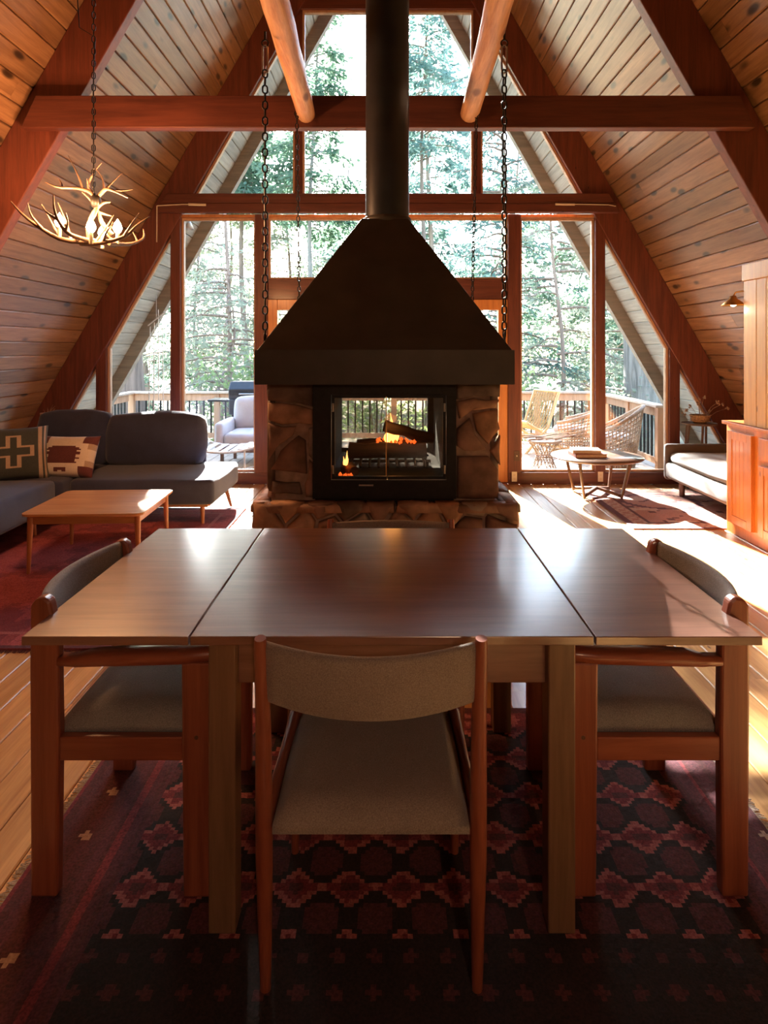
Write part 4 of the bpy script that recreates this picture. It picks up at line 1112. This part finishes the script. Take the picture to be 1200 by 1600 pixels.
# stem
antler('stem_antler', [q(140, 372), q(138, 355), q(146, 332), q(160, 318), q(172, 316)], .017, [(.6, q(150, 352, -.06), (.01, -.01, 0))], CH)
antler('stem_antler', [q(172, 366, .03), q(158, 350, .02), q(150, 330, .02), q(140, 312, .01), q(128, 300)], .015, [(.5, q(168, 335, .05), (0, .01, 0))], CH)
# crown
antler('crown_antler', [q(150, 312), q(140, 300), q(124, 296, -.03), q(100, 297, -.06), q(82, 290, -.08)], .013, [(.45, q(109, 245, -.02), (.012, 0, -.01)), (.7, q(92, 278, -.02), (0, .02, 0))], CH)
antler('crown_antler', [q(148, 312), q(160, 300), q(172, 298, -.04), q(190, 305, -.07), q(210, 315, -.09)], .013, [(.4, q(192, 269, .0), (-.012, 0, -.01)), (.65, q(204, 294, .03), (0, .02, .0))], CH)
antler('crown_antler', [q(147, 310, .02), q(136, 296, .05), q(130, 284, .06), q(140, 266, .05), q(155, 252, .03)], .012, [(.4, q(142, 283, -.05), (0, 0, -.01))], CH)
antler('crown_antler', [q(150, 308, .02), q(158, 294, .03), q(156, 276, .03), q(147, 262, .02)], .009, [], CH)
MB().lathe([(0, .235), (.022, .24), (.028, .27), (.024, .30), (0, .305)], 14, 0, .012, .0).build('hub', 'black_iron', CH)
for i, (x, y, d) in enumerate(((107, 354, -.10), (160, 364, -.14), (181, 357, .02), (140, 358, .16))):
    p = q(x, y, d)
    MB().tube([(p[0], p[1], p[2] - .085), (p[0], p[1], p[2] - .02)], .010, 10).build('candle_sleeve', 'candle', CH)
    MB().lathe([(0, p[2] - .022), (.015, p[2] - .018), (.026, p[2] + .004), (.018, p[2] + .03), (0, p[2] + .058)], 12, 0, p[0], p[1]).build('light_bulb', 'bulb', CH)
    l = bpy.data.lights.new('chandelier_light', 'POINT'); l.energy = 26; l.color = (1, .46, .19); l.shadow_soft_size = .02
    lo = bpy.data.objects.new('chandelier_light', l); lo.location = (-1.655 + p[0], 3.6 + p[1], 2.0 + p[2] + .085); C.objects.link(lo)
cm = MB(); base = link_mesh(.042, .0032, .009)
z = .30; k = 0
while z < 2.36:
    m = Matrix.Translation((0, 0, z)) @ Matrix.Rotation(PI / 2 * (k % 2) + .5, 4, 'Z')
    cm.add([m @ v.co for v in base.vertices], [tuple(p.vertices) for p in base.polygons], 0, True); z += .034; k += 1
cm.build('chain', 'black_iron', CH)
MB().tube([(0, .004, .3), (-.006, .008, .9), (.004, .008, 1.2), (-.09, .02, 1.26), (-.11, .03, 1.5), (-.05, .02, 1.9), (0, 0, 2.36)], .003, 6).build('power_cord', 'black_iron', CH)
# thin cord along the header at upper left and right
o = MB().tube([(-2.41, 6.68, 2.93), (-2.15, 6.683, 2.945), (-2.0, 6.683, 2.945)], .006, 6).tube([(-2.41, 6.68, 2.93), (-2.412, 6.68, 2.55)], .006, 6).tube([(-2.08, 6.68, 2.945), (-1.9, 6.68, 2.94)], .014, 8).build('curtain_cord', 'cord_white')
tag(o, 'pale cord running along the header beam at the left', 'cord')
o = MB().tube([(2.38, 6.68, 2.925), (2.3, 6.683, 2.94), (1.75, 6.683, 2.95)], .005, 6).tube([(1.75, 6.68, 2.946), (1.95, 6.68, 2.944)], .012, 8).build('curtain_cord', 'cord_white')
tag(o, 'pale cord running along the header beam at the right', 'cord')
# ================================================================== OUTSIDE: DECK
DZ = -.10
deck = setting('deck', 'sunlit weathered wooden deck outside the glass')
MB().box(-4.5, 3.6, 6.95, 10.7, DZ - .25, DZ - .035).build('deck_frame', 'rail_wood', deck)
x = -4.4
while x < 3.55:
    board('deck_board', 3.6, .134, .034, 'deck_board', deck, frame_matrix((x + .134, 6.97, DZ), (0, 1, 0), (-1, 0, 0), (0, 0, 1)))
    x += .14
def rail_run(label, a, b, posts, cap=True, top=.73):
    a, b = Vector((a[0], a[1], 0)), Vector((b[0], b[1], 0)); d = b - a; L = d.length; u = d.normalized(); rz = math.atan2(u.y, u.x)
    t = thing('deck_railing', label, 'railing', (a.x, a.y, DZ), rz)
    H = top - DZ
    for p in posts: box('post', 'rail_wood', t, p - .045, p + .045, -.045, .045, 0, H - .03, .005)
    box('cap_rail', 'deck_board', t, -.06, L + .06, -.075, .075, H - .035, H, .006)
    box('upper_rail', 'rail_wood', t, 0, L, -.02, .02, H - .15, H - .04, .004)
    box('lower_rail', 'rail_wood', t, 0, L, -.02, .02, .07, .15, .004)
    n = int(L / .115)
    for i in range(1, n):
        xx = i * L / n
        if any(abs(xx - p) < .05 for p in posts): continue
        MB().box(xx - .012, xx + .012, -.012, .012, .14, H - .14).build('baluster', 'black_iron', t)
rail_run('deck railing along the right side, running away from the glass', (3.42, 8.05), (3.42, 10.0), [.0, 1.0, 1.95])
rail_run('deck railing along the far edge, right half', (.1, 10.5), (3.42, 10.5), [0, 1.2, 2.35, 3.3])
rail_run('deck railing along the far edge, left half', (-4.2, 10.5), (-.06, 10.5), [0.0, 1.4, 2.8])
rail_run('deck railing along the left side', (-4.2, 7.6), (-4.2, 10.33), [.0, 1.4])
# stair handrail dropping away at the right
t = thing('stair_handrail', 'wooden stair handrail sloping down beyond the right deck post', 'handrail', (3.5, 8.0, DZ))
MB().tube([(.0, -.05, .76), (1.4, .1, -.1)], [.035, .035], 8, flat=.6).build('handrail', 'deck_board', t)
MB().tube([(.0, -.05, .35), (1.4, .1, -.5)], [.03, .03], 8, flat=.6).build('stringer', 'rail_wood', t)
for k in (.45, 1.0): box('post', 'rail_wood', t, k - .03, k + .03, .0, .06, -.9, .76 - k * .62, .004)

# ---- deck furniture
def lattice(mb, prof, n, r, turns=.35):
    """woven wall: slanting canes both ways around a turned profile"""
    for k in range(n):
        for s in (-1, 1):
            pts = []
            for i, (rad, z) in enumerate(prof):
                a = 2 * PI * k / n + s * turns * i / (len(prof) - 1) * PI
                pts.append((rad * math.cos(a), rad * math.sin(a), z))
            mb.tube(pts, r, 4, cap=False)
prof = [(.18, 0), (.135, .09), (.10, .19), (.105, .25), (.15, .33), (.20, .39)]
t = thing('wicker_stool', 'hourglass wicker side table on the deck', 'side table', (1.94, 7.95, DZ))
mb = MB(); lattice(mb, prof, 18, .005); mb.build('woven_body', 'wicker_dark', t)
for r_, z_ in ((.18, .008), (.10, .2), (.2, .39)):
    MB().tube([(r_ * math.cos(a), r_ * math.sin(a), z_) for a in [2 * PI * k / 24 for k in range(25)]], .009, 6, cap=False).build('hoop', 'wicker_dark', t)
MB().tube([(0, 0, .39), (0, 0, .405)], .215, 28, smooth=False).build('top', 'wicker_dark', t)
mb = MB(); rr = random.Random(17)
for k in range(14):
    x, y = rr.uniform(-.2, .3), rr.uniform(-.15, .15); a = rr.uniform(-.4, .4)
    mb.tube([(x - .17 * math.cos(a), y - .17 * math.sin(a), .012 + rr.uniform(0, .03)), (x + .15 * math.cos(a), y + .15 * math.sin(a), .02 + rr.uniform(0, .05))], [.012, .007], 6)
o = mb.build('driftwood', 'twig'); o.location = (1.94, 7.95, DZ + .405); tag(o, 'heap of weathered driftwood on the wicker side table', 'driftwood')
def tub_chair(label, loc, rotz, H, R, mat):
    """basket armchair: woven barrel, high at the back, round seat and cushion"""
    t = thing('wicker_chair', label, 'chair', loc, rotz, 'wicker chairs on the deck')
    n = 30; rim = []
    mb = MB(); mb2 = MB()
    ang = [(-.62 + 1.24 * i / n) * PI for i in range(n + 1)]
    def top(a): return .50 + (H - .50) * max(0, math.cos(a * .8)) ** 1.5
    for i, a in enumerate(ang):
        zt = top(a); fl = 1.0 + .14 * (zt / H)
        p0 = (R * .82 * math.sin(a), -R * .82 * math.cos(a), .02); p1 = (R * .95 * math.sin(a), -R * .95 * math.cos(a), .32); p2 = (R * fl * math.sin(a), -R * fl * math.cos(a), zt)
        rim.append(p2); mb.tube([p0, p1, p2], .008, 4, cap=False)
    for k in range(12):
        f = (k + .5) / 12; pts = []
        for i, a in enumerate(ang):
            zt = top(a); z = .05 + (zt - .05) * f; rad = R * (.82 + .32 * f * zt / H)
            pts.append((rad * math.sin(a), -rad * math.cos(a), z))
        mb2.tube(pts, .010, 4)
    mb.build('uprights', mat, t); mb2.build('weave', mat, t)
    MB().tube(rim, .022, 8).build('rim', mat, t)
    MB().lathe([(0, .30), (R * .85, .30), (R * .88, .33), (R * .85, .36), (0, .36)], 26).build('seat', mat, t)
    soft('seat_cushion', 'pale_cushion', t, -R * .62, R * .62, -R * .6, R * .66, .355, .43, .03, .015)
    MB().lathe([(R * .80, 0), (R * .84, .03), (R * .80, .06)], 26).build('base_ring', mat, t)
tub_chair('low wicker armchair left of the tall window post on the deck', (2.64, 9.2, DZ), math.radians(65), .66, .34, 'wicker')
tub_chair('high-backed wicker armchair beside the right deck railing', (2.92, 8.32, DZ), math.radians(70), .80, .33, 'wicker')
t = thing('folding_chair', 'folding wooden sling chair by the far deck railing', 'chair', (2.25, 9.75, DZ), math.radians(-62))
for s in (-1, 1):
    MB().tube([(s * .27, -.42, .0), (s * .27, .0, .36), (s * .27, .22, .88)], .02, 8).build('back_rail', 'cane', t)
    MB().tube([(s * .24, .36, .0), (s * .24, -.1, .30), (s * .24, -.40, .46)], .02, 8).build('seat_rail', 'cane', t)
MB().tube([(-.28, .22, .88), (.28, .22, .88)], .02, 8).build('top_bar', 'cane', t)
MB().tube([(-.28, -.40, .46), (.28, -.40, .46)], .02, 8).build('front_bar', 'cane', t)
MB().tube([(-.28, .33, .03), (.28, .33, .03)], .016, 8).build('foot_bar', 'cane', t)
mb = MB()
for k in range(9):        # cane straps of the sling
    x = -.22 + k * .055; mb.tube([(x, .22, .875), (x, .06, .44), (x, -.05, .31), (x, -.22, .36), (x, -.4, .46)], .016, 5, flat=.3)
for k in range(9):
    f = k / 8; mb.tube([(-.25, .20 - .15 * f, .82 - .42 * f), (.25, .20 - .15 * f, .82 - .42 * f)], .012, 5, flat=.3)
mb.build('sling', 'sling', t)

t = thing('deck_armchair', 'pale cushioned armchair on the deck at the left', 'chair', (-1.75, 8.55, DZ), 0)
soft('seat_cushion', 'pale_cushion', t, -.36, .36, -.36, .34, .26, .44, .05, .02)
soft('back_cushion', 'pale_cushion', t, -.36, .36, .26, .46, .42, .86, .06, .03)
for s in (-1, 1):
    soft('arm', 'pale_cushion', t, s * .42 - .055, s * .42 + .055, -.36, .42, .2, .58, .04, .01)
    for y in (-.32, .38): box('leg', 'walnut', t, s * .38 - .02, s * .38 + .02, y - .02, y + .02, 0, .22, .003)
box('frame', 'walnut', t, -.38, .38, -.34, .42, .2, .27, .005)
t = thing('rocking_lounger', 'curved white metal lounger on the deck behind the sofa', 'lounger', (-2.0, 7.65, DZ), 0)
for y in (-.28, .28):
    MB().tube([(-.75 + 1.5 * i / 14, y, .50 - .22 * math.sin(PI * i / 14) + .12 * (1 - i / 14)) for i in range(15)], .014, 8).build('side_rail', 'metal_white', t)
    MB().tube([(-.62 + 1.24 * i / 14, y, .02 + .16 * (2 * i / 14 - 1) ** 2) for i in range(15)], .014, 8).build('runner', 'metal_white', t)
    for xx in (-.35, .35): MB().tube([(xx, y, .06), (xx, y, .36)], .011, 8).build('leg', 'metal_white', t)
for i in range(2, 13):
    xx = -.75 + 1.5 * i / 14; zz = .50 - .22 * math.sin(PI * i / 14) + .12 * (1 - i / 14)
    MB().box(xx - .035, xx + .035, -.28, .28, zz + .010, zz + .018).build('slat', 'metal_white', t)
t = thing('barbecue_grill', 'covered black barbecue grill by the far deck railing', 'grill', (-1.95, 9.75, DZ), 0)
mb = MB(); mb.box(-.42, .42, -.24, .24, .55, .78); mb.build('firebox_body', 'grill_black', t, bevel=.02)
mb = MB(); pr = [(-.24, .78), (.24, .78), (.25, .92), (.15, 1.04), (-.12, 1.04), (-.25, .93)]
v = [(-.42, y, z) for y, z in pr] + [(.42, y, z) for y, z in pr]
mb.add(v, [tuple(range(5, -1, -1)), tuple(range(6, 12))] + [(i, (i + 1) % 6, (i + 1) % 6 + 6, i + 6) for i in range(6)]); mb.build('lid', 'grill_black', t, bevel=.015)
MB().tube([(-.25, -.29, .86), (.25, -.29, .86)], .014, 8).tube([(-.25, -.29, .86), (-.25, -.22, .86)], .008, 6).tube([(.25, -.29, .86), (.25, -.22, .86)], .008, 6).build('lid_handle', 'steel', t)
for s in (-1, 1):
    box('side_shelf', 'grill_black', t, s * .58 - .16, s * .58 + .16, -.2, .2, .74, .77, .005)
    for y in (-.18, .18): box('leg', 'grill_black', t, s * .36 - .02, s * .36 + .02, y - .02, y + .02, 0, .56, .003)
box('lower_shelf', 'grill_black', t, -.38, .38, -.2, .2, .14, .17, .004)
# wind chime strings and the flood lamp under the left eave
t = thing('wind_chime', 'thin pale wind chime hanging outside the left window', 'wind chime', (-2.75, 7.6, .45))
for k, (x, z0, z1) in enumerate(((-.09, .1, 1.25), (-.03, .0, 1.3), (.03, .2, 1.45), (.09, .05, 1.3))): MB().tube([(x, .0, z0), (x * .8, 0, z1)], .005, 6).build('chime_tube', 'metal_white', t)
MB().tube([(-.1, 0, 1.26), (.1, 0, 1.42)], .008, 6).build('hanger_bar', 'metal_white', t)
MB().tube([(0, 0, 1.34), (0, 0, 2.02)], .003, 5).build('cord', 'metal_white', t)
t = thing('flood_lamp', 'small white flood lamp under the left roof overhang', 'lamp', (-2.30, 7.35, 2.86))
MB().lathe([(0, .10), (.03, .09), (.04, .03), (.075, -.05), (.07, -.05), (.03, .02), (0, .03)], 18).build('shade', 'metal_white', t)
MB().tube([(0, 0, .09), (-.02, 0, .38)], .01, 6).build('stem', 'metal_white', t)

# ================================================================== OUTSIDE: FOREST
g = MB(); n = 40
V = [(-40 + 80 * i / n, 6.9 + 60 * j / n, -1.3 + .5 * mnoise.noise(Vector((i * .3, j * .3, 0))) + .05 * max(0, j - 6)) for j in range(n + 1) for i in range(n + 1)]
g.add(V, [(j * (n + 1) + i, j * (n + 1) + i + 1, (j + 1) * (n + 1) + i + 1, (j + 1) * (n + 1) + i) for j in range(n) for i in range(n)], 0, True)
tag(g.build('ground', 'earth'), 'forest ground sloping up behind the deck', None, None, 'structure')
def sprays(mb, p, u, rr, k, size):
    """k little flat needle sprays around a point, hanging off direction u"""
    for _ in range(k):
        d = (u + Vector((rr.uniform(-1, 1), rr.uniform(-1, 1), rr.uniform(-.9, .35)))).normalized()
        w = d.cross(Vector((rr.uniform(-1, 1), rr.uniform(-1, 1), rr.uniform(-1, 1)))).normalized()
        L = size * rr.uniform(.6, 1.3); W = L * .17
        a = p + Vector((rr.uniform(-1, 1), rr.uniform(-1, 1), rr.uniform(-1, 1))) * size * .6
        mb.add([a, a + d * L * .5 + w * W, a + d * L, a + d * L * .5 - w * W], [(0, 1, 2, 3)])
def conifer(label, x, y, H, r, z0, z1, reach, nb, mat, bark, seed, size=.15, dens=3, arc=None, droop=.35, group='conifers beyond the deck'):
    rr = random.Random(seed); base = -1.4 + .05 * max(0, (y - 16) * .66)
    t = thing('conifer_tree', label, 'tree', (x, y, base), 0, group)
    mb = MB(); m = 10
    mb.tube([(.12 * math.sin(i * .7 + seed), .1 * math.cos(i * .9), H * i / m) for i in range(m + 1)], [r * (1 - .8 * i / m) * (1.25 if i == 0 else 1) for i in range(m + 1)], 18)
    mb.build('trunk', bark, t)
    br = MB(); fo = MB()
    for b in range(nb):
        f = b / nb; z = z0 + (z1 - z0) * f - base
        a = rr.uniform(0, 2 * PI) if arc is None else rr.uniform(*arc)
        Lb = reach * (1 - .55 * f) * rr.uniform(.55, 1.15)
        dv = Vector((math.cos(a), math.sin(a), 0)); P = []
        for i in range(8):
            q = i / 7; P.append(Vector((0, 0, z)) + dv * (Lb * q) + Vector((0, 0, Lb * (.18 * q - droop * q * q))) + Vector((rr.uniform(-.05, .05), rr.uniform(-.05, .05), rr.uniform(-.05, .05))) * q)
        br.tube(P, [.028 * (1 - .85 * i / 7) + .004 for i in range(8)], 5)
        steps = int(Lb / .17)
        for i in range(2, steps + 1):
            q = i / steps * 6.99; k = int(q); p = P[k].lerp(P[k + 1], q - k)
            side = dv.cross(Vector((0, 0, 1)))
            for s in (-1, 1):       # side twigs, shorter towards the tip
                tl = .55 * (1 - .6 * i / steps) * rr.uniform(.5, 1.2)
                e = p + side * (s * tl) + dv * tl * .5 + Vector((0, 0, -tl * rr.uniform(.05, .5)))
                if rr.random() < .5: br.tube([p, e], [.006, .002], 3, cap=False)
                for w in (.3, .6, .95): sprays(fo, p.lerp(e, w), (e - p).normalized(), rr, dens, size)
    br.build('branches', bark, t)
    tag(fo.build('needles', mat, t), None, None, None, 'stuff')
    return t
# big trunks by the deck
conifer('huge brown-barked tree trunk seen through the left sloping window', -4.95, 11.6, 15, .46, 9.0, 13, 3.0, 14, 'needles', 'bark', 1, dens=2)
conifer('broad grey tree trunk seen through the right sloping window', 4.75, 11.8, 15, .44, 5.8, 12, 3.2, 16, 'needles_blue', 'grey_bark', 2, dens=2)
# nearer trees
conifer('dense young conifer behind the deck, left of the grill', -3.4, 13.6, 4.6, .06, .2, 3.2, 2.0, 30, 'leaves_grey', 'bark', 3, dens=2)
conifer('feathery conifer close behind the deck, right of the pipe', 2.6, 14.6, 10.5, .09, .8, 9.2, 2.0, 62, 'needles_blue', 'bark', 4)
conifer('loose pale conifer behind the right tall window', 3.6, 13.6, 8, .06, .2, 5.6, 2.0, 34, 'leaves_grey', 'bark', 6, dens=3)
conifer('tall conifer crown right of the pipe in the upper windows', 1.2, 20.5, 15, .10, 7.5, 13.4, 1.8, 60, 'needles_blue', 'bark', 7, .24)
conifer('slim pole-like conifer left of the pipe', -2.2, 19.0, 14.5, .09, 5.0, 12.8, 1.5, 80, 'needles', 'grey_bark', 8, .22, 4)
conifer('shaded conifer at the far left of the forest', -7.4, 15.5, 13, .2, .0, 9.5, 2.6, 54, 'needles', 'bark', 10)
conifer('shaded conifer at the far right of the forest', 7.4, 16.5, 13, .2, .0, 9.5, 2.8, 48, 'needles', 'bark', 11)
conifer('bushy conifer low behind the right railing corner', 5.6, 15.0, 7, .10, .0, 5.0, 2.0, 36, 'leaves_grey', 'bark', 12)
conifer('low dark conifer between the huge trunk and the grill', -5.2, 17.5, 6, .08, .5, 4.4, 2.3, 34, 'leaves_grey', 'bark', 13, .20, 2)
conifer('conifer crown high in the upper left triangular window', -3.6, 14.2, 11.0, .06, 6.9, 10.0, 2.0, 80, 'needles', 'bark', 31, dens=4)
# background row
conifer('far conifer rising above the header beam beside the left near chain', -5.5, 24.5, 13, .14, 6.5, 11.2, 2.2, 70, 'needles', 'bark', 20, .28)
conifer('far background conifer left of the huge trunk', -9.5, 25.0, 11, .16, .5, 9.0, 3.0, 44, 'needles', 'bark', 21, .28)
conifer('far background conifer in the left tall window', -6.6, 26.5, 9.5, .12, .5, 7.6, 3.0, 40, 'leaves_grey', 'bark', 22, .28, 2)
conifer('far low conifer behind the left transom window, beside the chain', -4.0, 25.5, 9, .12, .5, 7.4, 2.8, 40, 'leaves_grey', 'bark', 23, .28, 2)
conifer('far conifer close left of the pipe, behind the transom window', -1.6, 27.0, 10, .14, .5, 8.0, 2.8, 46, 'needles_blue', 'bark', 24, .28)
conifer('far background conifer behind the right transom window', 1.6, 24.0, 15, .14, .5, 13.2, 2.8, 66, 'needles_blue', 'bark', 25, .28)
conifer('far background conifer in the right tall window', 5.0, 25.0, 11, .14, .5, 8.5, 3.0, 46, 'needles', 'bark', 26, .28, 2)
conifer('far background conifer in the right sloping window', 8.6, 24.0, 11, .14, .5, 9.0, 3.0, 46, 'needles', 'bark', 27, .28)
def shrub(label, x, y, w, h, mat, seed, n=1500):
    rr = random.Random(seed); t = thing('shrub', label, 'shrub', (x, y, -1.3), 0, 'undergrowth beyond the deck')
    st = MB(); fo = MB()
    for k in range(14):
        a = rr.uniform(0, 6.28); e = Vector((math.cos(a) * w * rr.uniform(.2, .9), math.sin(a) * w * rr.uniform(.2, .9), h * rr.uniform(.5, 1)))
        st.tube([(0, 0, 0), e * .5 + Vector((0, 0, h * .15)), e], [.02, .012, .004], 4)
        for q in range(n // 14):
            f = rr.uniform(.3, 1.05); p = (e * .5 + Vector((0, 0, h * .15))).lerp(e, f) + Vector((rr.uniform(-1, 1), rr.uniform(-1, 1), rr.uniform(-1, 1))) * w * .3
            d = Vector((rr.uniform(-1, 1), rr.uniform(-1, 1), rr.uniform(-.6, .8))).normalized(); v = d.cross(Vector((rr.uniform(-1, 1), rr.uniform(-1, 1), 1))).normalized(); Ls = rr.uniform(.06, .13)
            fo.add([p, p + d * Ls * .5 + v * Ls * .3, p + d * Ls, p + d * Ls * .5 - v * Ls * .3], [(0, 1, 2, 3)])
    st.build('stems', 'bark', t); tag(fo.build('leaves', mat, t), None, None, None, 'stuff')
shrub('bright green shrub beyond the deck, behind the grill', -2.4, 12.2, 1.2, 2.6, 'leaves_bright', 1, 1800)
shrub('leafy shrub beyond the deck, behind the fireplace', -.2, 12.0, 1.2, 2.5, 'leaves_bright', 2)
shrub('leafy shrub beyond the deck, behind the folding chair', 2.0, 12.3, 1.2, 2.4, 'leaves_bright', 3)
shrub('grey green shrub beyond the right deck corner', 4.3, 12.0, 1.1, 2.2, 'leaves_grey', 4)
shrub('grey green shrub right of the stair handrail', 6.2, 11.0, 1.2, 2.4, 'leaves_grey', 5)
shrub('green shrub at the left end of the deck', -6.2, 11.5, 1.3, 2.4, 'leaves_bright', 6)
bpy.context.view_layer.update()
